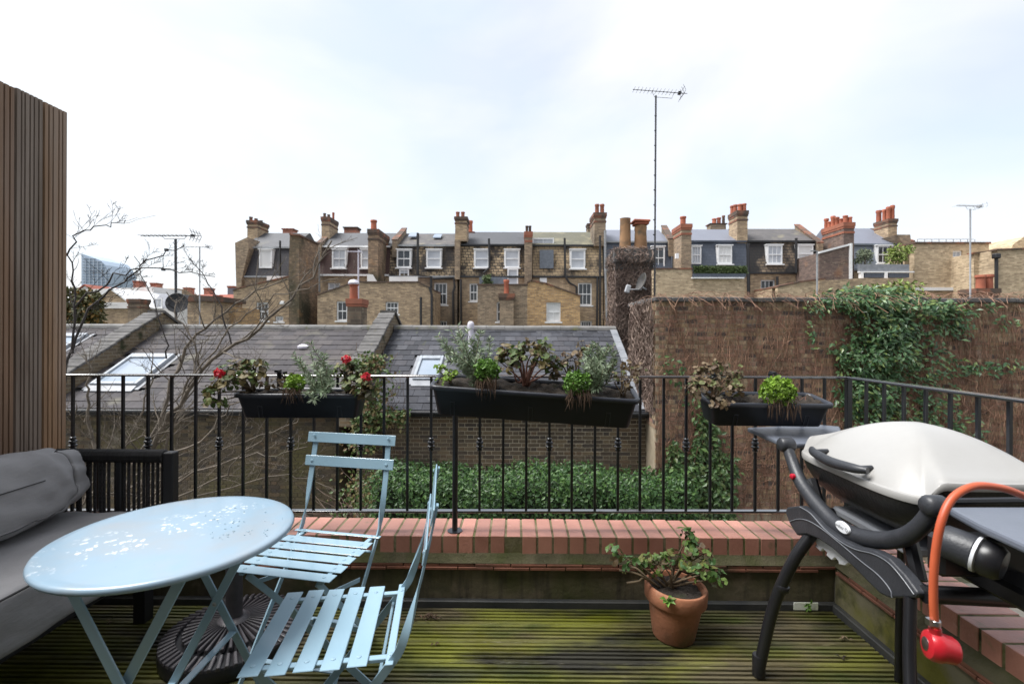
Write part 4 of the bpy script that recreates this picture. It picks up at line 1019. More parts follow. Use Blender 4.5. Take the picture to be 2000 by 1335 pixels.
g2 = gable('red_roofed_house', 'white rendered house with red tiled roof below the glass tower', 142, 190, 575, 558, 60, 'whitewall', 'tile_red', pbot=650)
window(g2, (168, 578, 176, 590), 60, D, 1, 1)
g3 = thing('dormered_house', at(310, 650, 44), 'slate-roofed house with white dormer beside the black dish', 'house')
obj('wall', MB().pxpoly([(270, 650), (345, 650), (345, 602), (270, 602)], 44, 6), 'whitewall', g3)
a, b = at(282, 602, 44), at(360, 575, 46)
obj('roof', MB().hexa([(a.x, 44, a.z), (b.x, 44, a.z), (b.x, 46, b.z), (a.x, 46, b.z)], [(a.x, 50, a.z), (b.x, 50, a.z), (b.x, 48, b.z), (a.x, 48, b.z)]), 'far_slate', g3)
window(g3, (299, 582, 315, 601), 43.9, N, 2, 1, True, False, 'dormer_window')
for i, (p0, p1, py, st_, red) in enumerate(((232, 284, 562, 548, 1), (283, 300, 565, 552, 1), (290, 345, 563, 554, 0), (346, 366, 572, 561, 1), (372, 420, 575, 562, 1), (415, 470, 575, 558, 1))):
    Y = 62 + i * 3
    t = thing('distant_house', at((p0 + p1) / 2, 650, Y), ['distant brick house with red chimney right of the glass tower', 'narrow distant house with one red stack', 'distant long parapet roof behind the white dormer', 'distant red-roofed house behind the black dish', 'distant red roof with stacks behind the thin pale aerial', 'distant red mansard house beside the end terrace gable'][i], 'house')
    obj('wall', MB().pxpoly([(p0, 650), (p1, 650), (p1, py + 8), (p0, py + 8)], Y, 6), 'whitewall' if i in (1, 5) else 'fb_tan', t)
    a, b = at(p0, py + 8, Y), at(p1, py, Y + 2)
    obj('roof', MB().hexa([(a.x, Y - .2, a.z + .01), (b.x, Y - .2, a.z + .01), (b.x, Y + 2, b.z), (a.x, Y + 2, b.z)], [(a.x, Y + 6, a.z + .01), (b.x, Y + 6, a.z + .01), (b.x, Y + 4, b.z), (a.x, Y + 4, b.z)]), 'tile_red' if red else 'fb_brown', t)
    if red: stack(t, (p0 + p1) / 2 + 2, (p0 + p1) / 2 + 14, st_, py + 6, Y + 2.5, 1.2, 'fb_red' if i != 5 else 'far_slate', [], 1, 'cornice_red')
    if i == 5: window(t, (420, 585, 428, 596), Y - .05, D, 2, 1); window(t, (447, 585, 456, 596), Y - .05, D, 2, 1)
t = thing('garden_outbuilding', at(425, 650, 20), 'pale ivy-streaked outhouse behind the middle slate roof', 'outbuilding')
obj('wall', MB().pxpoly([(366, 660), (420, 660), (420, 588), (366, 588)], 20, 2), 'fb_tan', t)
obj('parapet', MB().pxpoly([(364, 588), (423, 588), (423, 578), (370, 576)], 19.9, 2.2), 'cornice', t)
obj('low_wing', MB().pxpoly([(415, 660), (460, 660), (460, 600), (415, 604)], 21, 2), 'fb_orange', t)
# glass tower
tw2 = thing('glass_tower', at(185, 652, 420), 'distant blue glass tower with a sloping top', 'tower')
obj('facade', MB().prism([at(159, 652, 420), at(214, 652, 420), at(214, 534, 420), at(205, 517, 420), at(196, 508, 420), at(159, 495, 420)], (0, 30, 0)), 'tower_glass', tw2)
m = MB()
for i in range(26):
    py = 504 + i * 5.6
    x1 = 214 if py > 534 else 196 + (py - 508) * .7 if py > 508 else 185
    m.pxpoly([(159.5, py + 1), (x1, py + 1), (x1, py), (159.5, py)], 419, .8)
for px in range(166, 213, 8):
    y0 = 497 + (px - 159) * .3 if px < 196 else 508 + (px - 196) * 1.45
    m.pxpoly([(px, 650), (px + 1, 650), (px + 1, y0 + 3), (px, y0 + 3)], 418.9, .8)
obj('mullions', m, 'tower_line', tw2)
# evergreen left of the mews roofs
fuzz('garden_tree', 'evergreen bush turning yellow behind the left mews roof', 96, 190, 560, 655, 16.5, 'leaf_autumn', 2600, lf=.2, cat='tree')

# ================================================================ THE TERRACE: deck, parapets, railing
DX0, DX1 = -2.3, 1.455
dk = thing('deck', (0, 1, 0), 'mossy grooved timber decking of the roof terrace', kind='structure')
BW, ng = .118, 5
prof = []
y = 0
gw = .0095
pitch = BW / ng
for i in range(ng):
    y0 = i * pitch
    prof += [(y0 + gw / 2, -.013), (y0 + gw / 2 + .0015, 0), (y0 + pitch - gw / 2 - .0015, 0), (y0 + pitch - gw / 2, -.013)]
prof[0] = (.0, -.004); prof[1] = (.003, 0); prof[-2] = (BW - .003, 0); prof[-1] = (BW, -.004)
Y1 = 2.19
for i in range(18):
    yb = Y1 - BW - i * (BW + .005)
    dz = U(-.0015, .0015)
    pts = [(DX0, yb + p[0], p[1] + dz) for p in prof] + [(DX0, yb + BW, -.028), (DX0, yb, -.028)]
    obj('deck_board', MB().prism(pts, (DX1 - DX0, 0, 0)), 'deck', dk)
obj('substructure', MB().box((-2.35, -.2, -.25), (1.49, 2.222, -.032)), 'deck_under', dk)
ub = MB().box((DX0, 2.197, -.03), (1.49, 2.2235, .026)).box((1.462, -.1, -.03), (1.4915, 2.196, .026))
obj('rubber_upstand', ub, 'rubber', dk, bevel=.004)
slb = MB().box((-2.5, -.6, -3), (1.80, 2.5, -.26))
obj('building_below', slb, 'house_white', kind='structure', label='wall of the flat below the roof terrace')

CT = .304                                     # coping top
def coping_brick_mesh(): return MB().box((-.0325, -.1075, -.1025), (.0325, .1075, 0)).mesh('coping_brick', 'coping', bevel=.0025, seg=2)
cbm = coping_brick_mesh()
pf = thing('parapet_wall', (-.3, 2.35, 0), 'low mossy rendered parapet under the front railing, topped by red bricks on edge', 'wall')
obj('rendered_face', MB().box((-2.3, 2.229, -.24), (1.497, 2.42, .176)), 'render_moss', pf)
obj('mortar_bed', MB().box((-2.3, 2.2522, .12), (1.745, 2.461, CT - .0025)), 'mortar_moss', pf)
ft = MB().prism([(-2.3, 2.216, .192), (-2.3, 2.256, .192), (-2.3, 2.256, .228), (-2.3, 2.246, .222)], (1.53 + 2.3, 0, 0))
obj('mortar_fillet', ft, 'fillet', pf)
ctm = MB().box((-.082, 0, -.0065), (.082, .06, .0065)).mesh('creasing_tile', 'creasing', bevel=.002)
for j in range(2):
    for i in range(23):
        x = -2.2 + i * .168 + j * .08
        if x < 1.44: inst('creasing_tile', ctm, pf, Matrix.Translation((x, 2.2115 + j * .004 + U(-.003, .003), .183 - .0145 * (1 - j) + U(-.001, .001))))
i = 0; x = 1.53
while x > -2.25:
    inst('coping_brick', cbm, pf, Matrix.Translation((x - .0325, 2.2505 + .1075 + U(-.002, .002), CT + U(-.0015, .0015))) @ Matrix.Rotation(U(-.008, .008), 4, 'Z'))
    x -= .0753; i += 1
pr = thing('parapet_wall', (1.64, 1.2, 0), 'low mossy side parapet behind the barbecue, topped by red bricks on edge', 'wall')
obj('rendered_face', MB().box((1.497, -.5, -.24), (1.70, 2.2285, .176)), 'render_moss_side', pr)
obj('mortar_bed', MB().box((1.5362, -.5, .12), (1.7445, 2.2525, CT - .0025)), 'mortar_moss', pr)
ft = MB().prism([(1.484, -.5, .192), (1.542, -.5, .192), (1.542, -.5, .228), (1.528, -.5, .222)], (0, 2.72, 0))
obj('mortar_fillet', ft, 'fillet', pr)
for j in range(2):
    for i in range(16):
        inst('creasing_tile', ctm, pr, Matrix.Translation((1.480 + j * .004, 2.12 - i * .168 - j * .08, .183 - .0145 * (1 - j))) @ Matrix.Rotation(-math.pi / 2, 4, 'Z'))
y = 2.248
k = 0
while y > -.35:
    inst('coping_brick', cbm, pr, Matrix.Translation((1.534 + .1075 + U(-.002, .002), y - .0325, CT + U(-.0015, .0015))) @ Matrix.Rotation(-math.pi / 2 + U(-.008, .008), 4, 'Z'))
    y -= .0753
for k in range(3):
    inst('coping_brick', cbm, pr, Matrix.Translation((1.534 + .034 + k * .0753 , 2.3575, CT + .0003)))
obj('drain_gap', MB().box((at(1549, 1190, 2.2).x, 2.1930, .001), (at(1596, 1190, 2.2).x, 2.1965, .034)), 'white_sheet', label='bright drain opening at the foot of the front parapet', cat='drain')
dg = MB()
for k in range(14): dg.leaf((at(1580, 1185, 2.19).x + U(-.012, .012), 2.187, .03 + U(-.03, .008)), (U(-1, 1), U(-.4, 0), U(-1, 1)), (0, -1, .3), .02, .012)
obj('weed', dg, 'midgreen', label='tiny weed sprouting in the drain opening', cat='plant', fix=False)

# railing (front run leans a touch towards the house at its left end)
RZT, RZB = 1.062, .395
rl = thing('balcony_railing', (-.3, 2.33, CT), 'black painted metal railing with collared balusters round the terrace', 'railing')
def ry(x): return 2.357 - .0165 * (1.64 - x)
L0, L1 = -2.42, 1.645
for nm, z, hh, wd in (('top_rail', RZT - .005, .010, .050), ('bottom_rail', RZB, .010, .030)):
    m = MB().bar((L0, ry(L0), z), (L1, ry(L1), z), wd, hh); m.bar((L1, ry(L1) - wd / 2 - .001, z), (L1, -.4, z), wd, hh)
    obj(nm, m, 'railtop', rl, bevel=.002)
bz0, bz1 = RZB + .006, RZT - .011
bme = MB().box((-.006, -.006, bz0), (.006, .006, bz1)).mesh('baluster', 'railpaint', bevel=.001)
cme = MB().lathe([(.008, -.034), (.0125, -.030), (.013, -.022), (.0095, -.019), (.0165, -.015), (.0185, -.007), (.012, -.002), (.012, .002), (.0185, .007), (.0165, .015), (.0095, .019), (.013, .022), (.0125, .030), (.008, .034)], (0, 0, 0), 12).mesh('collar', 'railpaint', smooth=40)
BX = [142, 192, 240, 289, 335, 382, 428, 475, 521, 568, 613, 659, 705, 750, 796, 842, 937, 983, 1028, 1073, 1117, 1162, 1207, 1250, 1296, 1340, 1387, 1430, 1475, 1520, 1566, 1610]
KN = {142, 289, 428, 568, 705, 842, 937, 1073, 1207, 1340, 1475, 1610}
for px in [90, 40] + BX:
    x = at(px, 860, 2.33).x; x = at(px, 860, ry(x)).x
    b = inst('baluster', bme, rl, Matrix.Translation((x, ry(x), 0)))
    if px in KN:
        o = bpy.data.objects.new('collar', cme); col.objects.link(o); o.parent = b; o.location = (0, 0, .722)
for i in range(22):
    y = 2.237 - i * .1075
    b = inst('baluster', bme, rl, Matrix.Translation((1.645, y, 0)))
    if i % 3 == 1:
        o = bpy.data.objects.new('collar', cme); col.objects.link(o); o.parent = b; o.location = (0, 0, .722)
po = at(890, 900, ry(-.29))
p_ = obj('post', MB().tube([(po.x, po.y - .02, CT + .006), (po.x, po.y - .02, RZT - .011)], .0135, 12), 'railpaint', rl, smooth=40)
obj('flange', MB().lathe([(.036, 0), (.036, .004), (.014, .006)], (po.x, po.y - .02, CT + .001), 20), 'railpaint', p_, smooth=40)
obj('corner_post', MB().box((L1 - .0125, ry(L1) - .0125, CT + .001), (L1 + .0125, ry(L1) + .0125, RZT - .011)), 'railpaint', rl, bevel=.002)
obj('end_post', MB().box((L0 - .01, ry(L0) - .0125, CT + .001), (L0 + .015, ry(L0) + .0125, RZT - .011)), 'railpaint', rl, bevel=.002)

# ================================================================ TIMBER SCREEN on the left
ts = thing('timber_screen', (-2.17, 1.6, 0), 'tall weathered screen of upright grooved boards beside the sofa', 'screen')
edges = [2.25, 2.134, 2.013, 1.893, 1.773, 1.653, 1.533, 1.413, 1.293, 1.173]
for i in range(len(edges) - 1):
    ya, yb = edges[i] - .002, edges[i + 1] + .002
    wd = ya - yb; n = 6 if i % 2 else 5
    pts = []
    for k in range(n):
        q0, q1 = (yb + wd * k / n, yb + wd * (k + 1) / n)
        if 0 < k: q0 += jx
        jx = U(-.003, .003) if k < n - 1 else 0
        q1 += jx
        g_ = .003
        pts += [(-2.158, q0 + g_ / 2), (-2.15, q0 + g_ / 2 + .002), (-2.15, q1 - g_ / 2 - .002), (-2.158, q1 - g_ / 2)]
    pts = [(x_ + (U(-.002, .002) if False else 0), y_, .01) for x_, y_ in pts] + [(-2.178, ya, .01), (-2.178, yb, .01)]
    obj('board', MB().prism(pts, (0, 0, 2.305 - .004 * i + U(-.004, .004))), 'screenwood%d' % (0, 1, 2, 3, 1, 0, 2, 1, 3)[i], ts)
obj('post', MB().box((-2.25, 2.19, .01), (-2.182, 2.25, 2.2)), 'screenwood2', ts)
obj('post', MB().box((-2.25, 1.18, .01), (-2.182, 1.24, 2.2)), 'screenwood2', ts)

# ================================================================ SOFA
sf = thing('outdoor_sofa', (-1.8, 1.4, 0), 'low outdoor sofa with black frame and arms of woven rope', 'sofa')
SX0, SX1, SYA, SYB = -2.10, -1.515, 2.10, .55
obj('base', MB().box((SX0, SYB, .24), (SX1 - .10, SYA, .30)).box((SX0, SYB, .20), (SX1 - .13, SYA - .02, .239)), 'sofa_frame', sf, bevel=.008)
for (x_, y_) in ((SX1 - .12, SYA - .03), (SX0 + .03, SYA - .03), (SX1 - .12, SYB + .03), (SX0 + .03, SYB + .03)):
    obj('leg', MB().box((x_ - .025, y_ - .025, .001), (x_ + .025, y_ + .025, .205)), 'sofa_frame', sf)
AZ = .735
fr = MB().box((SX1 - .045, SYA - .02, .27), (SX1, SYA + .02, AZ)).box((SX0, SYA - .02, .27), (SX0 + .04, SYA + .02, AZ)).box((SX0, SYB, .27), (SX0 + .03, SYB + .04, AZ))
fr.box((SX0 + .05, SYA - .012, AZ - .035), (SX1 - .046, SYA + .012, AZ - .005)).box((SX0 + .002, SYB + .05, AZ - .035), (SX0 + .028, SYA - .021, AZ - .005))
fr.box((-1.78, SYA - .01, .30), (-1.755, SYA + .01, AZ - .036))
obj('frame', fr, 'sofa_frame', sf, bevel=.004)
rope = MB().tube([(0, 0, .29), (0.001, 0, .4), (-.001, 0, .55), (0, 0, AZ - .02)], .0062, 7).mesh('rope', 'rope', smooth=0)
wrap = MB().lathe([(.026, -.0035), (.0305, 0), (.026, .0035)], (0, 0, 0), 10, Matrix.Rotation(math.pi / 2, 3, 'Y')).mesh('rope_wrap', 'rope', smooth=0)
x = SX0 + .055; k = 0
while x < SX1 - .05:
    inst('rope', rope, sf, Matrix.Translation((x + U(-.002, .002), SYA + U(-.006, .006), 0)))
    x += .0255 if k % 3 == 2 else .0195; k += 1
x = SX0 + .05
while x < SX1 - .046:
    inst('rope_wrap', wrap, sf, Matrix.Translation((x, SYA, AZ - .02))); x += .0072
y = SYB + .06
wr2 = MB()
while y < SYA - .03:
    wr2.lathe([(.026, -.0035), (.0305, 0), (.026, .0035)], (SX0 + .015, y, AZ - .02), 8, Matrix.Rotation(math.pi / 2, 3, 'X')); y += .0085
obj('wrapped_back_rail', wr2, 'rope', sf, smooth=0, fix=False)
rb = MB(); y = SYB + .06
while y < SYA - .03:
    rb.tube([(SX0 + .015, y, .3), (SX0 + .015, y, AZ - .03)], .006, 5, False); y += .018
obj('back_ropes', rb, 'rope', sf, fix=False)

def softbox(x0, x1, y0, y1, z0, z1, nx, ny, nz, bulge, pinch, wr=.004, seed=1):
    """upholstered block: superellipsoid grid with wrinkles; returns MB"""
    rr = random.Random(seed); ph = [rr.uniform(0, 6.28) for _ in range(8)]
    c = V(((x0 + x1) / 2, (y0 + y1) / 2, (z0 + z1) / 2)); h = V(((x1 - x0) / 2, (y1 - y0) / 2, (z1 - z0) / 2))
    m = MB(); idx = {}
    def vert(a, b, d):
        k = (round(a, 4), round(b, 4), round(d, 4))
        if k in idx: return idx[k]
        e = bulge
        ln = (abs(a) ** e + abs(b) ** e + abs(d) ** e) ** (1 / e)
        mx_ = max(abs(a), abs(b), abs(d)); f = mx_ / ln if ln else 1
        p = V((a * f, b * f, d * f))
        q = V((p.x * h.x, p.y * h.y, p.z * h.z))
        ed = 1 - abs(b)
        wv = wr * (math.sin(q.y * 23 + ph[0] + q.z * 30) * math.sin(q.z * 40 + q.x * 31 + ph[1]) + .7 * math.sin(q.y * 61 + q.z * 45 + ph[2]) * (1 if ed < .25 else .35))
        n = V((p.x, p.y * .3, p.z)).normalized() if p.length else V((0, 0, 1))
        q += n * wv
        if pinch and ed < .2: q += n * (-pinch * (1 - ed / .2) ** 2)
        idx[k] = len(m.v); m.v.append(tuple(c + q)); return idx[k]
    def grid(fn, n1, n2):
        for i in range(n1):
            for j in range(n2):
                a0, a1, b0, b1 = -1 + 2 * i / n1, -1 + 2 * (i + 1) / n1, -1 + 2 * j / n2, -1 + 2 * (j + 1) / n2
                m.f.append(tuple(vert(*fn(a, b)) for a, b in ((a0, b0), (a1, b0), (a1, b1), (a0, b1))))
    grid(lambda a, b: (a, b, 1), nx, ny); grid(lambda a, b: (a, b, -1), nx, ny)
    grid(lambda a, b: (1, a, b), ny, nz); grid(lambda a, b: (-1, a, b), ny, nz)
    grid(lambda a, b: (a, 1, b), nx, nz); grid(lambda a, b: (a, -1, b), nx, nz)
    return m
sc_ = thing('seat_cushion', (-1.79, 1.35, .302), 'long flat grey seat cushion lying on the sofa', 'cushion')
obj('cover', softbox(SX0 + .06, -1.485, .58, 2.065, .303, .500, 26, 60, 12, 9, 0, .0035, 3), 'cushion', sc_, smooth=0)
m = MB(); 
for zz in (.492,):
    m.tube(smoothpath([(-1.488 + .004 * math.sin(y_ * 9), y_, zz + .003 * math.sin(y_ * 13)) for y_ in [.6 + .1 * i for i in range(15)]], 3), .0035, 6)
obj('piping', m, 'seam', sc_, smooth=0)
bc = thing('back_cushion', (-1.93, 1.35, .5), 'plump creased grey bolster cushion leaning on the sofa back', 'cushion')
mb = softbox(-.14, .14, .60, 2.065, -.145, .155, 22, 96, 22, 4.2, .012, .0045, 5)
# creases gathering at the end
nv = []
for p in mb.v:
    p = V(p); dy = 2.065 - p.y
    ang = math.atan2(p.z, p.x)
    if dy < .45: 
        f = max(0, 1 - dy / .45)
        amp = .010 * f * (abs(math.sin(ang * 4 + dy * 9 + .7 * math.sin(dy * 22))) - .55 + .4 * abs(math.sin(ang * 7 - dy * 15 + 1)) - .2)
        rr_ = math.hypot(p.x, p.z)
        if rr_ > .02: p.x += amp * p.x / rr_; p.z += amp * p.z / rr_
    q = Matrix.Rotation(rad(-14), 3, 'Y') @ V((p.x, 0, p.z))
    nv.append((-1.935 + q.x, p.y, .645 + q.z))
mb.v = nv
obj('cover', mb, 'cushion', bc, smooth=0)
sp = [(-1.935 + .141 * math.cos(.34), y_, .645 + .150 * math.sin(.34) + .002) for y_ in [.7 + .1 * i for i in range(12)]]
obj('seam', MB().tube(sp, .0022, 5), 'seam', bc)

# ================================================================ BISTRO TABLE
TC = V((-.948, 1.318, 0)); TH = .71
tb = thing('bistro_table', TC, 'round pale blue metal folding table with flecked wet top', 'table')
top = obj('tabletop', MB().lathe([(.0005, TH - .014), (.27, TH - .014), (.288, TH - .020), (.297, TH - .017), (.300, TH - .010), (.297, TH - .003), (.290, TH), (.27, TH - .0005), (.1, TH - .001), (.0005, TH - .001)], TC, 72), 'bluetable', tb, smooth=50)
m = MB()
for k in range(46):
    c = onz(U(400, 560) + rng.gauss(0, 12), U(985, 1050) + rng.gauss(0, 6), TH + .0004)
    if (c - V((TC.x, TC.y, c.z))).length > .28: continue
    r = U(.001, .0028)
    m.lathe([(r, 0), (r * .8, .0006), (r * .3, .0011)], c, 9, sx=U(.7, 1.7))
obj('water_drops', m, 'bluepaint', top, kind='stuff', smooth=0)
PZ = .41
def tleg(s, yy, topx, botx):
    return MB().bar((TC.x + topx, TC.y + yy, TH - .022), (TC.x + botx, TC.y + yy, .004), .006, .026, (1, 0, 0))
for yy, tx, bx in ((-.185, -.145, .215), (-.172, .145, -.215), (.185, -.145, .215), (.172, .145, -.215)):
    lg = obj('leg', tleg(0, yy, tx, bx), 'bluepaint', tb, bevel=.0015)
    obj('bolt', MB().lathe([(.007, -.004), (.007, .003), (.003, .006)], V((TC.x + tx + (bx - tx) * (TH - .022 - PZ) / (TH - .026), TC.y + yy, PZ)), 10, Matrix.Rotation(math.pi / 2, 3, 'X')), 'steel', lg)
xa = lambda z_, s: s * (-.145 + (.36) * (TH - .022 - z_) / (TH - .026))
for z_, s, w_ in ((.316, 1, .185), (.16, -1, .172)):
    obj('crossbar', MB().bar((TC.x + xa(z_, s), TC.y - w_, z_), (TC.x + xa(z_, s), TC.y + w_, z_), .022, .005), 'bluepaint', tb, bevel=.001)
obj('top_stay', MB().bar((TC.x - .145, TC.y - .19, TH - .026), (TC.x - .145, TC.y + .19, TH - .026), .02, .008).bar((TC.x + .145, TC.y - .18, TH - .026), (TC.x + .145, TC.y + .18, TH - .026), .02, .008), 'bluepaint', tb)
if 0: obj('hook_rod', MB().tube([(TC.x + xa(.5, -1), TC.y + .05, .5), (TC.x + xa(.2, -1) - .01, TC.y - .08, .22)], .003, 6), 'bluepaint', tb)

# ================================================================ FOLDING CHAIRS (local frame: faces -y, x to its left-right)
def chair(label, loc, rotz):
    t = thing('folding_chair', loc, label, 'chair', rotz=rotz)
    SZ, W2 = .45, .163
    def part(n, m, par=None, **k): return obj(n, m, 'bluepaint', par or t, local=True, **k)
    ys = [-.185, -.122, -.059, .004, .067]
    rm = MB().lathe([(.0065, 0), (.0062, .0012), (.003, .0024)], (0, 0, 0), 10).mesh('rivet', 'bluepaint', smooth=40)
    for i, y_ in enumerate(ys + [.145]):
        hw = .186 + .004 * (i % 2)
        wd = .048 if i < 5 else .020
        s = part('seat_slat', MB().cbox((0, y_, SZ - .002), (2 * hw, wd, .0035)), bevel=.0014)
        for sx in (-1, 1):
            o = bpy.data.objects.new('rivet', rm); col.objects.link(o); o.parent = s; o.location = (sx * (W2 - .012), y_, SZ - .0002)
    for sx in (-1, 1):
        part('seat_rail', MB().bar((sx * (W2 - .012), -.205, SZ - .010), (sx * (W2 - .012), .155, SZ - .010), .018, .010), bevel=.0015)
        # long frame: back upright bending forward to the front foot
        X_ = sx * (W2 + .010)
        pts = smoothpath([(X_ * .98, .262, .832), (X_, .225, .66), (X_, .180, .50), (X_, .140, .43), (X_, -.02, .235), (X_, -.205, .012)], 5)
        tw_ = [min(1, max(0, (i - 6) / 5)) for i in range(len(pts))]
        lg = part('long_leg', MB().strip(pts, .022, .0055, [V((sx, 0, 0)).lerp(V((0, 1, -.2)), t_) for t_ in tw_]), smooth=40)
        # short frame: seat front back to the rear foot
        X2 = sx * (W2 - .030)
        part('short_leg', MB().strip([(X2, -.195, SZ - .016), (X2, -.03, .255), (X2, .20, .012)], .022, .0055, (0, 1, .3)), smooth=40)
        part('foot', MB().bar((X_, -.235, .004), (X_, -.185, .004), .018, .007), lg, bevel=.002)
        part('stay', MB().bar((sx * (W2 - .008), -.125, .372), (sx * (W2 - .008), .045, .325), .005, .016), bevel=.001)
    for z_, y_, hw in ((.812, .250, .205), (.715, .231, .205)):
        Rm = Matrix.Rotation(rad(-12), 3, 'X')
        s = part('back_slat', MB().cbox((0, y_, z_), (2 * hw, .0045, .043), Rm), bevel=.0015)
        for sx in (-1, 1):
            for dz in ((-.009, .009) if z_ > .75 else (0,)):
                o = bpy.data.objects.new('rivet', rm); col.objects.link(o); o.parent = s
                o.location = V((sx * (W2 + .010), y_ - .003 - dz * .2, z_ + dz)); o.rotation_euler = (rad(78), 0, 0)
    part('seat_rod', MB().tube([(-W2 - .006, .118, .40), (W2 + .006, .118, .40)], .005, 8), smooth=40)
    part('front_crossbar', MB().bar((-W2 - .006, -.135, .10), (W2 + .006, -.135, .10), .020, .005), bevel=.001)
    part('rear_crossbar', MB().bar((-W2 + .034, .11, .11), (W2 - .034, .11, .11), .020, .005), bevel=.001)
    return t
chA = chair('pale blue folding chair with its back to the railing', (-.755, 1.79, 0), rad(-10.5))
chB = chair('pale blue folding chair standing sideways on the deck, back towards the flowerpot', (-.483, 1.335, 0), rad(-90 + 8.6))

# ================================================================ PARASOL BASE
UC = V((-1.15, 1.93, 0))
ub = thing('parasol_base', UC, 'round ribbed dark parasol stand with short grey pole under the table', 'parasol stand')
obj('drum', MB().lathe([(.245, .001), (.255, .008), (.255, .05), (.25, .058), (.1, .07), (.001, .072)], UC, 48), 'bbq_dark', ub, smooth=40)
def rib_ring(r0, r1, z0, z1, n, wd0, wd1, h):
    me = MB().hexa([(r0, -wd0 / 2, z0), (r0, wd0 / 2, z0), (r0, wd0 * .3, z0 + h), (r0, -wd0 * .3, z0 + h)], [(r1, -wd1 / 2, z1), (r1, wd1 / 2, z1), (r1, wd1 * .3, z1 + h), (r1, -wd1 * .3, z1 + h)]).mesh('rib', 'base_plastic', bevel=.002)
    for i in range(n): inst('rib', me, ub, Matrix.Translation(UC) @ Matrix.Rotation(2 * math.pi * i / n, 4, 'Z'))
rib_ring(.05, .178, .088, .070, 40, .005, .018, .016)
rib_ring(.196, .254, .064, .050, 56, .016, .021, .014)
obj('collar', MB().lathe([(.06, .07), (.06, .10), (.045, .112), (.04, .112)], UC, 28), 'base_plastic', ub, smooth=40)
obj('pole', MB().lathe([(.031, .09), (.031, .40), (.027, .402), (.027, .2)], UC, 28), 'base_plastic', ub, smooth=40)
if 0: obj('locking_knob', MB().tube([UC + V((.03, -.02, .135)), UC + V((.075, -.05, .135))], .008, 8).lathe([(.004, -.008), (.02, -.006), (.02, .006), (.004, .008)], UC + V((.08, -.053, .135)), 12, Matrix.Rotation(math.pi / 2, 3, 'X')), 'steel', ub, smooth=40)

# ================================================================ BARBECUE
bq = thing('barbecue', (1.3, 1.5, 0), 'cream-lidded gas barbecue on a black legged stand with orange hose', 'barbecue')
BC = V((1.375, 1.635, 0)); BA, BB = .265, .312
def plan(t, k, rho=1):
    c, s = math.cos(t), math.sin(t)
    e = 2 / (2.1 + 2.6 * min(1, rho) ** 4)
    return V((BC.x + BA * rho * math.copysign(abs(c) ** e, c) * k, BC.y + BB * rho * math.copysign(abs(s) ** e, s) * k, 0))
def rimz(p):
    d = (abs(p.y - BC.y) / BB - .90) / .075
    d = max(0, min(1, d)); d = d * d * (3 - 2 * d)
    return .785 + .05 * d
NB = 160
rings = []
for k, dz in ((.975, .002), (1.0, 0.0), (1.004, .006), (1.004, .018), (.997, .022), (.972, .023), (.965, .026)):
    rings.append([plan(2 * math.pi * i / NB, k) + V((0, 0, rimz(plan(2 * math.pi * i / NB, 1)) + dz)) for i in range(NB)])
for j in range(1, 16):
    rho = .965 * (1 - j / 15.3)
    hh = .158 * (1 - (rho / .965) ** 1.9) ** .95
    ring = []
    for i in range(NB):
        t = 2 * math.pi * i / NB; p = plan(t, rho); rz_ = rimz(plan(t, 1))
        fade = (rho / .965) ** 5
        ring.append(p + V((0, 0, .785 + .026 + hh + (rz_ - .785) * fade)))
    rings.append(ring)
lm = MB().loft(rings, False); lm.f.append(tuple(len(lm.v) - NB + i for i in range(NB)))
lid = obj('lid', lm, 'lid', bq, smooth=50)
rings = []
for k, z_ in ((.99, .80), (.985, .785), (.95, .755), (.86, .705), (.70, .668), (.45, .652), (.1, .648)):
    rings.append([plan(2 * math.pi * i / NB, k) + V((0, 0, z_ + (rimz(plan(2 * math.pi * i / NB, 1)) - .785) * (1 if k > .97 else .3 if k > .9 else 0) - .004)) for i in range(NB)])
lm = MB().loft(rings, False); lm.f.append(tuple(len(lm.v) - NB + i for i in range(NB)))
obj('bowl', lm, 'bowl', bq, smooth=50)
# lid handle on the front (-X) side
hp = smoothpath([onx(1648, 908, 1.155), onx(1646, 910, 1.105), onx(1612, 897, 1.065), onx(1578, 884, 1.075), onx(1562, 876, 1.105), onx(1596, 886, 1.175)], 5)
hz = [V((p.x, p.y, max(p.z, .80))) for p in hp]
hy0, hy1, hzz = 1.76, 1.52, .842
hpts = smoothpath([(1.165, hy0, hzz + .004), (1.125, hy0, hzz), (1.095, hy0 - .012, hzz - .004), (1.085, (hy0 + hy1) / 2, hzz - .010), (1.095, hy1 + .012, hzz - .004), (1.125, hy1, hzz), (1.165, hy1, hzz + .004)], 5)
gp = smoothpath([(1.108, hy0 + .02, hzz), (1.092, hy0 - .02, hzz - .004), (1.084, (hy0 + hy1) / 2, hzz - .010), (1.092, hy1 + .02, hzz - .004), (1.108, hy1 - .02, hzz)], 6)
hn = obj('handle', MB().tube(gp, [.006 + .011 * math.sin(math.pi * (.12 + .76 * i / (len(gp) - 1))) for i in range(len(gp))], 14), 'bbq_plastic', lid, smooth=60)
for yy_ in (hy0 - .012, hy1 + .012): obj('handle_post', MB().tube([(1.10, yy_, hzz - .002), (1.145, yy_, hzz)], .0085, 10), 'bbq_plastic', hn, smooth=60)
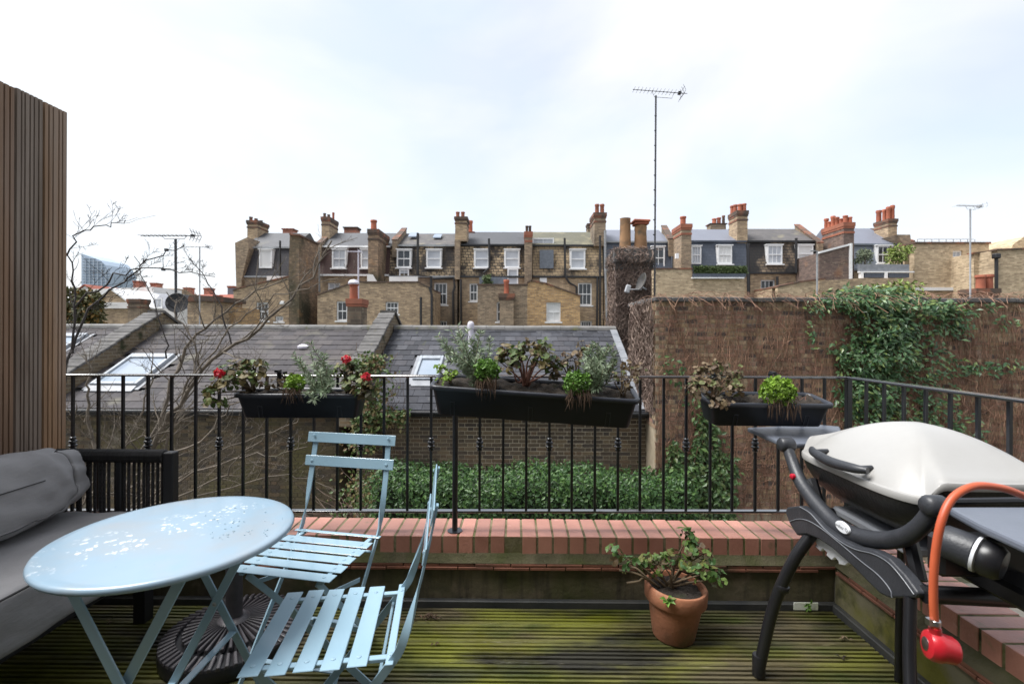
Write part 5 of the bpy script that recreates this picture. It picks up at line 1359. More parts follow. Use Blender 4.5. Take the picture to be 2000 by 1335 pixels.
# cradle
cp = smoothpath([onx(1536, 868, 1.085), onx(1549, 905, 1.085), onx(1566, 944, 1.08), onx(1602, 992, 1.075), onx(1645, 1032, 1.075), onx(1705, 1053, 1.075), onx(1760, 1050, 1.075), onx(1798, 1026, 1.08), onx(1826, 987, 1.09)], 5)
obj('cradle', MB().tube(cp, [.019 + .007 * math.sin(math.pi * i / (len(cp) - 1)) for i in range(len(cp))], 16).lathe([(.001, -.03), (.022, -.028), (.029, -.02), (.029, .02), (.022, .028), (.001, .03)], cp[0], 16, Matrix.Rotation(math.pi / 2, 3, 'Y')).lathe([(.001, -.03), (.02, -.028), (.027, -.018), (.027, .018), (.02, .028), (.001, .03)], cp[-1], 16, Matrix.Rotation(math.pi / 2, 3, 'Y')), 'bbq_plastic', bq, smooth=50)
for s in ():      # struts carrying the side tables
    e = cp[s]; sg = 1 if s == 0 else -1
    obj('table_strut', MB().tube([e, e + V((.06, -.012 * sg, -.035)), e + V((.16, -.05 * sg, -.075))], .014, 10), 'bbq_dark', bq, smooth=40)
bd = onx(1645, 1029, 1.046)
dirv = (cp[21] - cp[19]).normalized()
Mb = Matrix((dirv, dirv.cross(V((1, 0, 0))), V((-1, 0, 0)))).transposed()
bdg = obj('badge', MB().lathe([(.001, .0025), (.026, .002), (.0275, 0), (.0275, -.006)], bd, 28, Mb, sx=1.15, sy=.62), 'badge', bq, smooth=40)
tx = bpy.data.curves.new('badge_text', 'FONT'); tx.body = 'weber Q'; tx.size = .0155; tx.align_x = 'CENTER'; tx.align_y = 'CENTER'
to = bpy.data.objects.new('tmp', tx); col.objects.link(to)
bpy.context.view_layer.update()
tme = bpy.data.meshes.new_from_object(to); bpy.data.objects.remove(to)
tm = MB()
Mt = Matrix((dirv if dirv.y < 0 else -dirv, V((0, 0, 0)), V((-1, 0, 0)))).transposed()
ux = dirv if dirv.y < 0 else -dirv; uy = V((-1, 0, 0)).cross(ux)
tm.add([bd + V((-.0032, 0, 0)) + ux * v.co.x + uy * v.co.y for v in tme.vertices], [tuple(p.vertices) for p in tme.polygons])
obj('badge_lettering', tm, 'badge_print', bdg)
bt = onx(1551, 930, 1.062)
obj('igniter_button', MB().lathe([(.011, 0), (.011, .01), (.008, .013), (.001, .014)], bt, 14, Matrix.Rotation(-math.pi / 2, 3, 'Y')), 'red_button', bq, smooth=40)
# fascia of the stand
FX = 1.03
fpx = [(1533, 1000), (1536, 990), (1560, 987), (1578, 998), (1605, 1026), (1640, 1052), (1668, 1066), (1705, 1074), (1735, 1090), (1765, 1122), (1792, 1158), (1788, 1167), (1735, 1167), (1717, 1158), (1695, 1136), (1660, 1101), (1625, 1070), (1600, 1053), (1575, 1043), (1556, 1045), (1543, 1025)]
fpts = [onx(x_, y_, FX) for x_, y_ in fpx]
fa = obj('fascia', MB().prism(fpts, (.035, 0, 0)), 'bbq_plastic', bq, bevel=.006, seg=2)
for ln in ([(1562, 989), (1583, 1002), (1608, 1030), (1640, 1056), (1670, 1072), (1705, 1081), (1735, 1098), (1762, 1128), (1785, 1160)], [(1542, 1018), (1560, 1013), (1580, 1017), (1605, 1032), (1640, 1060), (1680, 1094), (1715, 1122), (1738, 1150), (1742, 1166)]):
    obj('trim_line', MB().tube(smoothpath([onx(x_, y_, FX - .001) for x_, y_ in ln], 4), .0016, 6), 'edge_line', fa)
def leg(nm, pts, r=.02): return obj(nm, MB().tube(smoothpath(pts, 6), r, 14), 'bbq_dark', bq, smooth=50)
l1 = leg('leg', [(1.06, 1.70, .56), (1.00, 1.715, .45), (.948, 1.745, .27), (.905, 1.772, .002)])
leg('leg', [(1.04, 1.255, .58), (1.01, 1.22, .42), (.96, 1.14, .2), (.92, 1.085, .002)], .0145)
leg('leg', [(1.395, 1.72, .58), (1.40, 1.735, .3), (1.408, 1.75, .002)], .0125)
leg('leg', [(1.39, 1.25, .58), (1.41, 1.19, .3), (1.44, 1.10, .002)], .016)
obj('leg_joint', MB().lathe([(.0215, -.012), (.024, -.008), (.024, .008), (.0215, .012)], (.972, 1.732, .35), 14, V((.3, -.15, 1)).to_track_quat('Z', 'Y').to_matrix()), 'bbq_dark', bq, smooth=40)
obj('foot', MB().lathe([(.0218, .001), (.0226, .004), (.0226, .075), (.0205, .079)], (.908, 1.770, 0), 14), 'bbq_dark', l1, smooth=40)
fr = MB().tube([(1.05, 1.225, .605), (1.30, 1.215, .60), (1.48, 1.22, .60)], .022, 12).tube([(1.05, 1.77, .605), (1.48, 1.77, .60)], .022, 12).tube([(1.42, 1.2, .58), (1.42, 1.79, .58)], .018, 10).tube([(1.07, 1.22, .6), (1.07, 1.78, .6)], .018, 10)
fr.tube([(1.40, 1.22, .60), (1.40, 1.28, .70)], .02, 8).tube([(1.40, 1.77, .60), (1.40, 1.85, .72)], .02, 8).tube([(1.10, 1.3, .6), (1.12, 1.36, .70)], .02, 8).tube([(1.10, 1.7, .6), (1.12, 1.8, .72)], .02, 8)
obj('stand_frame', fr, 'bbq_dark', bq, smooth=40)
obj('drip_tray', MB().box((1.18, 1.43, .600), (1.50, 1.78, .632)), 'lead', bq, bevel=.008)
tbx = [(1588, 1050), (1590, 1060), (1599, 1071), (1592, 1062), (1594, 1073), (1603, 1077), (1606, 1070), (1614, 1076), (1614, 1084), (1624, 1094), (1630, 1090), (1636, 1094), (1637, 1101), (1648, 1104), (1654, 1099), (1668, 1101), (1664, 1088), (1630, 1058)]
tbx = [(1588, 1050), (1600, 1072), (1592, 1062), (1590, 1066), (1602, 1077), (1606, 1070), (1615, 1077), (1613, 1085), (1625, 1095), (1631, 1089), (1637, 1094), (1637, 1101), (1650, 1104), (1656, 1099), (1668, 1101), (1664, 1088), (1630, 1056)]
tbx = [(1588, 1050), (1598, 1068), (1591, 1063), (1593, 1068), (1602, 1076), (1607, 1071), (1615, 1078), (1613, 1083), (1624, 1093), (1631, 1088), (1637, 1095), (1638, 1101), (1650, 1104), (1656, 1099), (1668, 1101), (1664, 1088), (1630, 1056)]
obj('toothed_bracket', MB().prism([onx(x_, y_, 1.068) for x_, y_ in tbx], (.012, 0, 0)), 'white_plastic', bq, bevel=.002)
# side tables
def sidetable(pts, z):
    P = [V((x_, y_, z)) for x_, y_ in pts]
    return obj('side_table', MB().prism([p - V((0, 0, .022)) for p in P], (0, 0, .022)), 'shelf', bq, bevel=.007, seg=2)
q = [onz(*p, .822) for p in ((1459, 834), (1596, 828), (1640, 832), (1650, 855), (1608, 864), (1534, 866))]
sidetable([(p.x, p.y) for p in q], .822)
sidetable([(1.108, 1.225), (1.55, 1.235), (1.55, .86), (1.10, .86), (1.072, .98), (1.085, 1.12)], .83)
obj('shelf_rim', MB().tube([(1.09, 1.245, .835), (1.3, 1.25, .838), (1.5, 1.25, .838)], .009, 8), 'bbq_dark', bq, smooth=40)

# control knob
kd = V((.06, -.10, -.02)).normalized(); kM = kd.to_track_quat('Z', 'Y').to_matrix(); k0 = V((1.045, 1.205, .768))
obj('valve_body', MB().lathe([(.028, .015), (.039, .03), (.041, .06), (.041, .085), (.037, .088)], k0, 24, kM), 'bbq_plastic', bq, smooth=40)
obj('knob_ring', MB().lathe([(.043, .088), (.043, .0945), (.037, .0965)], k0, 24, kM), 'badge', bq, smooth=40)
obj('control_knob', MB().lathe([(.041, .099), (.043, .105), (.041, .128), (.033, .138), (.001, .142)], k0, 24, kM), 'bbq_dark', bq, smooth=40)
obj('valve_bracket', MB().cbox((1.16, 1.20, .72), (.22, .05, .10)).cbox((1.2, 1.1, .665), (.1, .3, .05)), 'bbq_dark', bq, bevel=.01)
# gas hose with red regulator
hd = .90
hpx = [(1826, 1226, hd), (1823, 1160, hd), (1826, 1090, hd), (1838, 1020, hd), (1860, 973, hd + .01), (1898, 950, hd + .02), (1942, 950, hd + .03), (1985, 962, hd + .04), (2035, 990, hd + .06), (2090, 1060, hd + .09)]
hp_ = [at(*p) for p in hpx] + [V((1.22, 1.05, .74)), V((1.2, 1.10, .70))]
hs = obj('gas_hose', MB().tube(smoothpath(hp_, 8), .0070, 14), 'orange_hose', bq, smooth=60)
rc = at(1832, 1262, hd); rd = V((.95, -.28, -.12)).normalized(); rM = rd.to_track_quat('Z', 'Y').to_matrix()
rg = obj('regulator', MB().lathe([(.001, -.020), (.016, -.020), (.024, -.017), (.0275, -.010), (.0275, .001), (.025, .006), (.0235, .022), (.02, .028), (.001, .030)], rc, 28, rM), 'red_reg', hs, smooth=40)
obj('regulator_neck', MB().tube([rc + V((-.004, 0, .02)), at(1826, 1224, hd)], .0098, 12), 'red_reg', rg, smooth=40)
obj('regulator_face', MB().lathe([(.010, -.0215), (.012, -.0208), (.012, -.018)], rc, 18, rM), 'steel', rg, smooth=40)
obj('hose_clip', MB().lathe([(.0082, -.005), (.0094, -.004), (.0094, .004), (.0082, .005)], at(1826, 1214, hd), 14).cbox(at(1815, 1213, hd), (.008, .01, .012)), 'steel', hs, smooth=40)

# striped rope tied along the side railing
sr = thing('striped_rope', at(1965, 1082, 1.55), 'red and white striped rope tied to the side railing', 'rope')
pp = smoothpath([(1.633, 1.63, .54), (1.632, 1.56, .532), (1.632, 1.49, .528), (1.632, 1.42, .533), (1.633, 1.34, .545), (1.633, 1.26, .53)], 8)
mr_, mw_ = MB(), MB()
for i in range(0, len(pp) - 1):
    (mr_ if i % 2 else mw_).tube([pp[i], pp[i + 1]], .0095, 8)
obj('red_strand', mr_, 'red_reg', sr, smooth=40); obj('white_strand', mw_, 'white_plastic', sr, smooth=40)

# ================================================================ FLOWERPOT
PC = V((.668, 2.005, 0)); tilt = Matrix.Rotation(rad(3), 3, 'Y')
fp = thing('flowerpot', PC, 'weathered terracotta pot standing on the deck before the parapet', 'pot')
obj('body', MB().lathe([(.001, .001), (.082, .001), (.086, .006), (.108, .140), (.109, .150), (.122, .152), (.126, .158), (.127, .208), (.123, .214), (.113, .214), (.110, .207), (.106, .17)], PC + V((0, 0, 0)), 40, tilt, cap=False), 'terracotta', fp, smooth=35)
def soilpatch(name, parent, outline_fn, n, zf):
    m = MB(); 
    for i in range(n + 1):
        for j in range(n + 1):
            x_, y_ = outline_fn(i / n * 2 - 1, j / n * 2 - 1); m.v.append((x_, y_, zf(x_, y_) + U(-.006, .007)))
    for i in range(n):
        for j in range(n):
            k = i * (n + 1) + j; m.f.append((k, k + n + 1, k + n + 2, k + 1))
    return obj(name, m, 'soil', parent, smooth=0)
def disk(a, b):
    r = max(abs(a), abs(b)); 
    if r == 0: return PC.x, PC.y
    l = math.hypot(a, b); return PC.x + .111 * a / l * r, PC.y + .111 * b / l * r
soilpatch('soil', fp, disk, 18, lambda x_, y_: .196 - (x_ - PC.x) * .05)

# ================================================================ PLANT BUILDERS
def jit(s): return V((rng.gauss(0, s), rng.gauss(0, s), rng.gauss(0, s)))
def geranium(label, base, tips, lmat='geranium', lr=.022, nl=7, flowers=(), name='geranium', smat='stem', sr=.004, spread=.03, cat='plant', fr=.026):
    """base, tips: world points; rosettes of scalloped leaves at each tip"""
    base = V(base); t = thing(name, base, label, cat)
    ms, ml = MB(), MB()
    for tp in tips:
        tp = V(tp); mid = base.lerp(tp, .5) + jit(.012) + V((0, 0, .01))
        ms.tube(smoothpath([base + jit(.006) * V((1, 1, 0)).length, mid, tp], 4), [sr - (sr - .0018) * i / 8 for i in range(9)], 6)
        for k in range(nl):
            d = V((rng.gauss(0, 1), rng.gauss(0, 1), rng.gauss(.35, .7))).normalized()
            q = tp + d * spread * U(.4, 1.3) + jit(.006)
            ms.tube([tp, q], .0011, 4, False)
            ml.roundleaf(q, d + V((U(-.5, .5), U(-.9, .2), U(.1, 1.0))), lr * U(.55, 1.15), 9, U(-.3, .45))
    obj('stems', ms, smat, t, smooth=0, fix=False)
    obj('leaves', ml, lmat, t, fix=False)
    for f in flowers:
        f = V(f); m = MB()
        for k in range(34):
            d = V((rng.gauss(0, 1), rng.gauss(-.3, 1), rng.gauss(.3, .9))).normalized()
            m.roundleaf(f + d * fr * U(.55, 1), d + jit(.4), .0095 * U(.8, 1.2), 6, .2)
        fo = obj('flower', m, 'petal', t, fix=False)
        obj('flower_stalk', MB().tube(smoothpath([base, base.lerp(f, .5) + jit(.01), f], 3), .0018, 5), 'stem', fo, smooth=0)
    return t
def rosemary(label, base, tips, name='rosemary', mat='rosemary', nd=95, ln=.018, cat='herb'):
    base = V(base); t = thing(name, base, label, cat); ms, ml = MB(), MB()
    for tp in tips:
        tp = V(tp); path = smoothpath([base + jit(.008), base.lerp(tp, .45) + jit(.014), tp], 5)
        ms.tube(path, [.0028 - .0018 * i / (len(path) - 1) for i in range(len(path))], 5)
        for k in range(nd):
            s = U(.12, 1) * (len(path) - 1); i = min(int(s), len(path) - 2); p = path[i].lerp(path[i + 1], s - i)
            ax = (path[i + 1] - path[i]).normalized(); o = ax.orthogonal().normalized(); a = U(0, 6.283)
            o = o * math.cos(a) + ax.cross(o) * math.sin(a)
            ml.leaf(p, ax * U(.3, .9) + o, V((U(-1, 1), -1, U(-.4, 1))), ln * U(.7, 1.35), ln * .22, .1)
    obj('stems', ms, 'stem', t, smooth=0, fix=False); obj('needles', ml, mat, t, fix=False)
    return t
def mound(label, c, r, mat='brightgreen', n=420, fluff=True, name='curly_herb', drop=.06, sq=.85, lf=.009, cat='herb'):
    c = V(c); t = thing(name, c - V((0, 0, r * .5)), label, cat); m = MB()
    for k in range(n):
        d = V((rng.gauss(0, 1), rng.gauss(-.2, 1), rng.gauss(.35, .85))).normalized()
        bump_ = 1 + .16 * math.sin(d.x * 9 + c.x * 50) * math.sin(d.z * 8 + 1)
        p = c + V((d.x * r, d.y * r * .8, d.z * r * sq)) * U(.72, 1) * bump_
        m.roundleaf(p, d + jit(.55), lf * U(.6, 1.3), 7, U(.1, .7))
    obj('leaves', m, mat, t, fix=False)
    m = MB()
    for k in range(10):
        m.tube(smoothpath([c + V((U(-.4, .4) * r, U(-.3, .3) * r, -r * .75)), c + V((U(-.5, .5) * r, U(-.5, .1) * r, -r * .2)), c + V((U(-.7, .7) * r, U(-.5, .2) * r, r * .3))], 2), .0016, 4, False)
    obj('stems', m, 'stem', t, fix=False)
    if fluff:
        m = MB()
        for k in range(70):
            a = c + V((U(-.85, .85) * r, -r * U(.3, .9), -r * U(.2, .7)))
            b = a + V((rng.gauss(0, .014), U(-.02, .004), -U(.2, 1) * drop))
            m.leaf(a, b - a, V((U(-1, 1), -1, U(-.3, .3))), (b - a).length + .004, U(.0025, .005), .3)
        obj('withered_leaves', m, 'deadfluff', t, fix=False)
    return t
# plants of the pot
g0 = PC + V((-.01, .02, .19))
PP = lambda px, py, Y: at(px, py, Y)
geranium('leafy green geranium with bare woody stems growing in the terracotta pot', g0,
         [PP(1208, 1082, 1.98), PP(1232, 1098, 2.0), PP(1262, 1100, 2.02), PP(1285, 1092, 2.02), PP(1310, 1090, 2.04), PP(1336, 1100, 2.0), PP(1352, 1075, 2.03), PP(1350, 1060, 2.04), PP(1345, 1045, 2.04), PP(1375, 1080, 2.0), PP(1385, 1115, 1.95), PP(1400, 1132, 1.93), PP(1368, 1122, 1.92), PP(1300, 1110, 1.97)],
         'pot_geranium', .021, 11, smat='stem', sr=.006, spread=.036)
st_ = MB()
for p in ([(1262, 1128), (1235, 1117), (1210, 1113)], [(1258, 1128), (1248, 1134), (1224, 1138)], [(1262, 1126), (1240, 1108), (1218, 1110)]):
    st_.tube(smoothpath([PC + V((-.06, 0, .2))] + [PP(x_, y_, 1.96) for x_, y_ in p], 4), .0048, 7)
obj('bare_branch', st_, 'stem', rootof(bpy.data.objects['geranium']), smooth=0)
sl = thing('seedling', PP(1302, 1172, 1.90), 'small pale green seedling at the rim of the terracotta pot', 'plant'); m = MB()
for d in ((-1, -.3, .5), (1, -.2, .4), (-.2, -1, -.1), (.3, -.5, .9), (-.6, -.7, .2), (.7, -.8, .1)): m.leaf(PP(1303, 1172, 1.895), d, (0, -.3, 1), .038, .022)
obj('leaves', m, 'midgreen', sl); obj('stems', MB().tube([PP(1303, 1174, 1.90) + V((0, 0, -.02)), PP(1303, 1172, 1.895)], .002, 5), 'stem', sl)

# ================================================================ RAILING PLANTERS
def planter(label, a, b, wd, h, pitchdeg, slots):
    """a, b: front rim ends (world); box hangs behind them towards the railing"""
    a, b = V(a), V(b); ex = (b - a).normalized(); ln = (b - a).length
    ey = V((0, 0, 1)).cross(ex).normalized(); ey = Matrix.Rotation(rad(pitchdeg), 3, ex) @ ey; ez = ex.cross(ey).normalized()
    P = lambda u, v, w_: a + ex * u + ey * v + ez * w_
    t = thing('railing_planter', P(ln / 2, wd / 2, -h), label, 'planter')
    def ring(ins, w_, rc_, n=5):
        o = []
        for cx, cy, t0 in ((ln - ins, wd - ins, 0), (ins, wd - ins, 90), (ins, ins, 180), (ln - ins, ins, 270)):
            sx = -1 if cx > ln / 2 else 1; sy = -1 if cy > wd / 2 else 1
            for k in range(n):
                an = rad(t0 + 90 * k / (n - 1)); o.append(P(cx + sx * rc_ + rc_ * math.cos(an), cy + sy * rc_ + rc_ * math.sin(an), w_))
        return o
    r_ = .028
    obj('trough', MB().loft([ring(.032, -h, r_ * .8), ring(.028, -h + .006, r_), ring(.010, -.020, r_), ring(.014, -.016, r_), ring(.016, -.02, r_), ring(.03, -h * .6, r_)], cap=False).add(ring(.032, -h, r_ * .8), [tuple(range(20))]), 'planter', t, smooth=40)
    obj('rim', MB().loft([ring(.010, -.022, r_), ring(-.002, -.020, r_ + .008), ring(-.004, -.012, r_ + .01), ring(-.002, -.003, r_ + .008), ring(.004, 0, r_ + .003), ring(.012, -.002, r_), ring(.016, -.014, r_)], cap=False), 'planter_rim', t, smooth=60)
    n = 40; m = MB(); nv = 10
    for i in range(n + 1):
        for j in range(nv + 1):
            m.v.append(tuple(P(.018 + (ln - .036) * i / n, .018 + (wd - .036) * j / nv, -.018 + U(-.010, .012) + .006 * math.sin(i * .9 + j))))
    for i in range(n):
        for j in range(nv):
            k = i * (nv + 1) + j; m.f.append((k, k + nv + 1, k + nv + 2, k + 1))
    obj('soil', m, 'soil', t, smooth=0)
    for u in slots:
        m = MB()
        for du in (-.009, .009): m.bar(P(u * ln + du, .024 - .0045, -h * .52), P(u * ln + du, .033 - .004, -h * .97), .004, .005, ey)
        m.bar(P(u * ln - .011, .024 - .0045, -h * .52), P(u * ln + .011, .024 - .0045, -h * .52), .004, .005, ez)
        obj('slot', m, 'planter_rim', t)
    hk = MB()
    for u in (slots[0] + .03, slots[-1] - .03):
        p = P(u * ln, wd - .02, -.01); yr = ry(p.x)
        hk.bar(V((p.x, yr - .026, p.z - .05)), V((p.x, yr - .026, RZT + .012)), .022, .003, (0, 1, 0)); hk.bar(V((p.x, yr - .026, RZT + .012)), V((p.x, yr + .03, RZT + .012)), .022, .004)
        hk.bar(V((p.x, yr + .03, RZT + .012)), V((p.x, yr + .03, RZT - .03)), .022, .003, (0, 1, 0)); hk.cbox((p.x - .012, yr - .015, RZT + .018), (.016, .04, .012))
    obj('hook', hk, 'railpaint', t)
    return t, P, ln
p1, P1, l1_ = planter('short black trough on the railing with red geraniums and rosemary', at(452, 768, 2.115), at(704, 769, 2.125), .165, .118, 4, (.20, .82))
p2, P2, l2_ = planter('long black trough sagging to one side on the middle of the railing', at(838, 752, 2.075), at(1252, 781, 2.03), .21, .145, 11, (.11, .49, .86))
p3, P3, l3_ = planter('short black trough on the railing by its corner, holding one bright herb', at(1391, 786, 2.07), at(1634, 789, 2.085), .19, .115, 9, (.22, .80))

# planter 1
geranium('browning geranium with one red flower at the end of the short trough', P1(.05, .08, -.01), [at(x_, y_, Y_) for x_, y_, Y_ in ((412, 770, 2.1), (428, 752, 2.12), (440, 735, 2.16), (452, 722, 2.18), (468, 715, 2.2), (485, 718, 2.2), (502, 712, 2.2), (508, 728, 2.2), (470, 738, 2.12), (452, 748, 2.1), (490, 742, 2.15), (420, 785, 2.08))], 'geranium', .021, 15, [at(428, 730, 2.08)], sr=.005, spread=.036, fr=.024)
mound('small lime-green tuft in the short red-flowered trough', at(578, 748, 2.15), .045, 'brightgreen', 300, drop=.07)
rosemary('feathery grey rosemary between tuft and flowers in the short trough', P1(.37, .08, -.015), [at(x_, y_, Y_) for x_, y_, Y_ in ((572, 690, 2.2), (585, 700, 2.18), (604, 668, 2.2), (606, 690, 2.2), (612, 712, 2.16), (634, 690, 2.2), (640, 715, 2.2), (655, 722, 2.18), (625, 725, 2.12), (600, 735, 2.1), (645, 745, 2.1), (610, 780, 2.08), (598, 770, 2.09), (625, 765, 2.08))], nd=105, ln=.026)
geranium('geranium with two red flower heads drooping over the trough end', P1(.50, .08, -.01), [at(x_, y_, Y_) for x_, y_, Y_ in ((668, 725, 2.18), (680, 718, 2.16), (692, 715, 2.17), (702, 728, 2.15), (712, 748, 2.1), (722, 755, 2.1), (690, 740, 2.12), (700, 765, 2.1), (716, 772, 2.1), (680, 752, 2.13))], 'geranium', .020, 15, [at(677, 702, 2.13), at(714, 736, 2.07)], sr=.004, spread=.034, fr=.022)
geranium('withered dry leaves in the middle of the short trough', P1(.2, .1, -.01), [at(x_, y_, Y_) for x_, y_, Y_ in ((545, 748, 2.2), (520, 752, 2.2), (560, 742, 2.22))], 'geranium_dry', .014, 7, name='dry_plant', spread=.03)
# planter 2
geranium('low bright green leaves at the raised end of the long trough', P2(.07, .07, -.01), [at(x_, y_, Y_) for x_, y_, Y_ in ((855, 724, 2.14), (868, 720, 2.16), (862, 740, 2.08), (878, 734, 2.12), (888, 728, 2.14))], 'brightgreen', .013, 9, name='lettuce_plant', spread=.022)
rosemary('tall open rosemary bush at the raised end of the long trough', P2(.20, .10, -.015), [at(x_, y_, Y_) for x_, y_, Y_ in ((856, 655, 2.2), (866, 672, 2.2), (880, 645, 2.2), (893, 636, 2.2), (898, 650, 2.16), (912, 642, 2.2), (905, 670, 2.12), (885, 688, 2.1), (924, 665, 2.2), (938, 648, 2.2), (940, 680, 2.14), (958, 656, 2.2), (955, 690, 2.14), (930, 700, 2.1), (870, 700, 2.12), (946, 712, 2.1))], nd=105, ln=.028)
mound('round mid-green herb spilling over the front of the long trough near the tall rosemary', at(952, 724, 2.1), .058, 'midgreen', 480, drop=.10)
geranium('large brown-edged geranium in the middle of the long trough', P2(.42, .12, -.01), [at(x_, y_, Y_) for x_, y_, Y_ in ((975, 705, 2.2), (985, 688, 2.2), (998, 695, 2.15), (1012, 682, 2.2), (1025, 678, 2.2), (1040, 688, 2.18), (1052, 680, 2.2), (1064, 676, 2.2), (1060, 700, 2.18), (1075, 708, 2.2), (1048, 712, 2.12), (1020, 705, 2.12), (1000, 715, 2.12), (1080, 722, 2.2))], 'geranium', .021, 12, sr=.006, spread=.036, smat='stem_red')
mound('round mid-green herb spilling over the sagging half of the long trough', at(1128, 748, 2.06), .060, 'midgreen', 480, drop=.08)
rosemary('dense upright rosemary on the sagging half of the long trough', P2(.72, .11, -.015), [at(x_, y_, Y_) for x_, y_, Y_ in ((1145, 690, 2.16), (1150, 680, 2.16), (1158, 672, 2.16), (1165, 669, 2.16), (1172, 680, 2.16), (1180, 690, 2.14), (1190, 676, 2.16), (1198, 672, 2.16), (1204, 690, 2.16), (1140, 705, 2.12), (1155, 700, 2.1), (1170, 705, 2.08), (1185, 712, 2.08), (1150, 715, 2.06), (1178, 722, 2.06), (1200, 705, 2.14))], nd=130, ln=.026)
geranium('dried geranium beside the upright rosemary in the long trough', P2(.64, .15, -.01), [at(x_, y_, Y_) for x_, y_, Y_ in ((1095, 705, 2.2), (1108, 698, 2.2), (1122, 700, 2.2), (1135, 688, 2.22), (1140, 680, 2.22), (1112, 715, 2.18), (1090, 728, 2.2))], 'geranium_dry', .017, 8, name='dry_plant', spread=.03, sr=.005)
geranium('shrivelled plant with few leaves at the low end of the long trough', P2(.85, .09, -.01), [at(x_, y_, Y_) for x_, y_, Y_ in ((1212, 712, 2.12), (1220, 722, 2.1), (1232, 718, 2.12), (1240, 730, 2.08), (1250, 722, 2.08), (1225, 745, 2.06), (1245, 742, 2.05), (1206, 735, 2.1))], 'geranium_dry', .014, 6, name='dry_plant', spread=.022, sr=.003)
# planter 3
geranium('dry straggling geranium hanging off the corner trough', P3(.05, .09, -.01), [at(x_, y_, Y_) for x_, y_, Y_ in ((1356, 745, 2.14), (1366, 732, 2.16), (1378, 724, 2.18), (1392, 722, 2.18), (1405, 718, 2.2), (1420, 735, 2.2), (1438, 732, 2.2), (1385, 745, 2.14), (1370, 758, 2.12), (1400, 752, 2.12), (1425, 755, 2.15), (1440, 762, 2.12), (1360, 765, 2.1), (1408, 788, 2.05))], 'geranium_dry', .017, 15, sr=.004, spread=.032)
mound('bright lime herb spilling down the front of the corner trough', at(1519, 765, 2.11), .076, 'brightgreen', 700, drop=.085, lf=.010)
m = MB().leaf(at(1545, 790, 2.04), (.3, -.3, -1), (0, -1, 0), .05, .02)
dt = thing('dead_twigs', P3(.42, .12, -.01), 'few dead twigs in bare soil at the end of the corner trough', 'plant'); m = MB()
for k in range(14):
    b_ = P3(.40 + U(0, .08), .12 + U(-.03, .03), -.02); m.tube([b_, b_ + V((U(-.02, .02), U(-.02, .02), U(.01, .035)))], .0014, 4)
obj('stems', m, 'stem_red', dt)

# ================================================================ HEDGE, CREEPERS, BARE TREE
def leafcloud(m, n, fn, ln, wd, out_=(0, -1, .3), droop=.5, fold=.2):
    for _ in range(n):
        p, nr = fn()
        d = V((rng.gauss(0, .8), U(-.6, .1), -droop + rng.gauss(0, .5)))
        nn = V(nr) + jit(.35)
        s = U(.45, 1.35); m.leaf(p, d, nn, ln * s, wd * s, fold)
hx0, hx1 = at(745, 920, 8.4).x, at(1330, 920, 8.4).x
hg = thing('hedge', ((hx0 + hx1) / 2, 8.3, GZ), 'dense glossy evergreen hedge along the foot of the mews wall', 'hedge')
HT = -1.16
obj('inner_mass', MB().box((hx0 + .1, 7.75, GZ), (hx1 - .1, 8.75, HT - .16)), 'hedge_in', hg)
m = MB()
def hsurf():
    x = U(hx0, hx1); bm_ = .09 * math.sin(x * 2.3) + .06 * math.sin(x * 5.1 + 1)
    if U(0, 1) < .68: return V((x, 7.66 + U(-.09, .14) + bm_, U(-2.3, HT - .03))), (0, -1, .5)
    return V((x, U(7.65, 8.85), HT + bm_ * .6 + U(-.12, .06))), (0, -.5, 1)
leafcloud(m, 15000, hsurf, .075, .042)
obj('leaves', m, 'hedge', hg, fix=False)
# leafy climber in the inner corner and scrub at the hedge's other end
cl = thing('climbing_ivy', at(1375, 1000, 8.2), 'green climber spreading up the inner corner of the tall brick wall', 'climber')
m = MB()
def csurf():
    while True:
        px, py = U(1285, 1432), U(690, 1020)
        d = (px - 1375) / 60; top_ = 830 + 60 * d * d + 40 * math.sin(px * .09)
        if py > top_ or (U(0, 1) < .12 and abs(px - 1300 - (py - 690) * .55) < 22): break
    return at(px, py, 8.36) + V((0, -abs(rng.gauss(0, .13)) * (1 if py > 900 else .4), 0)), (0, -1, .6)
leafcloud(m, 2600, csurf, .095, .055)
obj('leaves', m, 'ivy_green', cl, fix=False)
m = MB()
for k in range(24):
    a = at(U(1300, 1420), 1010, 8.37); pts = [a]
    for j in range(7): pts.append(pts[-1] + V((U(-.12, .1), U(-.02, .005), U(.1, .3))))
    m.tube(pts, .006, 4, False)
obj('stems', m, 'vinetwig', cl, fix=False)
ci = thing('trailing_ivy', at(740, 800, 8.8), 'ivy trailing down the end of the mews party wall', 'climber')
m = MB()
def isurf():
    t = U(0, 1)
    if t < .45: px, py, Y = 742 + rng.gauss(0, 16) - U(0, 25), U(690, 800), 8.72
    elif t < .8: px, py, Y = 715 + rng.gauss(0, 16), U(790, 880), 8.85
    else: px, py, Y = U(700, 800), 800 + abs(rng.gauss(0, 14)), 8.72
    return at(px, py, Y) + V((0, -abs(rng.gauss(0, .08)), 0)), (0, -1, .5)
leafcloud(m, 2000, isurf, .075, .05)
obj('leaves', m, 'ivy', ci, fix=False)
m = MB()
for k in range(40):
    a = at(U(690, 780), U(760, 980), 8.9); pts = [a]
    for j in range(6): pts.append(pts[-1] + V((rng.gauss(0, .12), U(-.04, .02), U(.03, .22))))
    m.tube(pts, .005, 4, False)
obj('stems', m, 'vinetwig_grey', ci, fix=False)
sb = thing('scrub_bush', at(715, 1000, 8.3), 'thin half-bare scrub bush at the end of the hedge', 'bush')
m = MB()
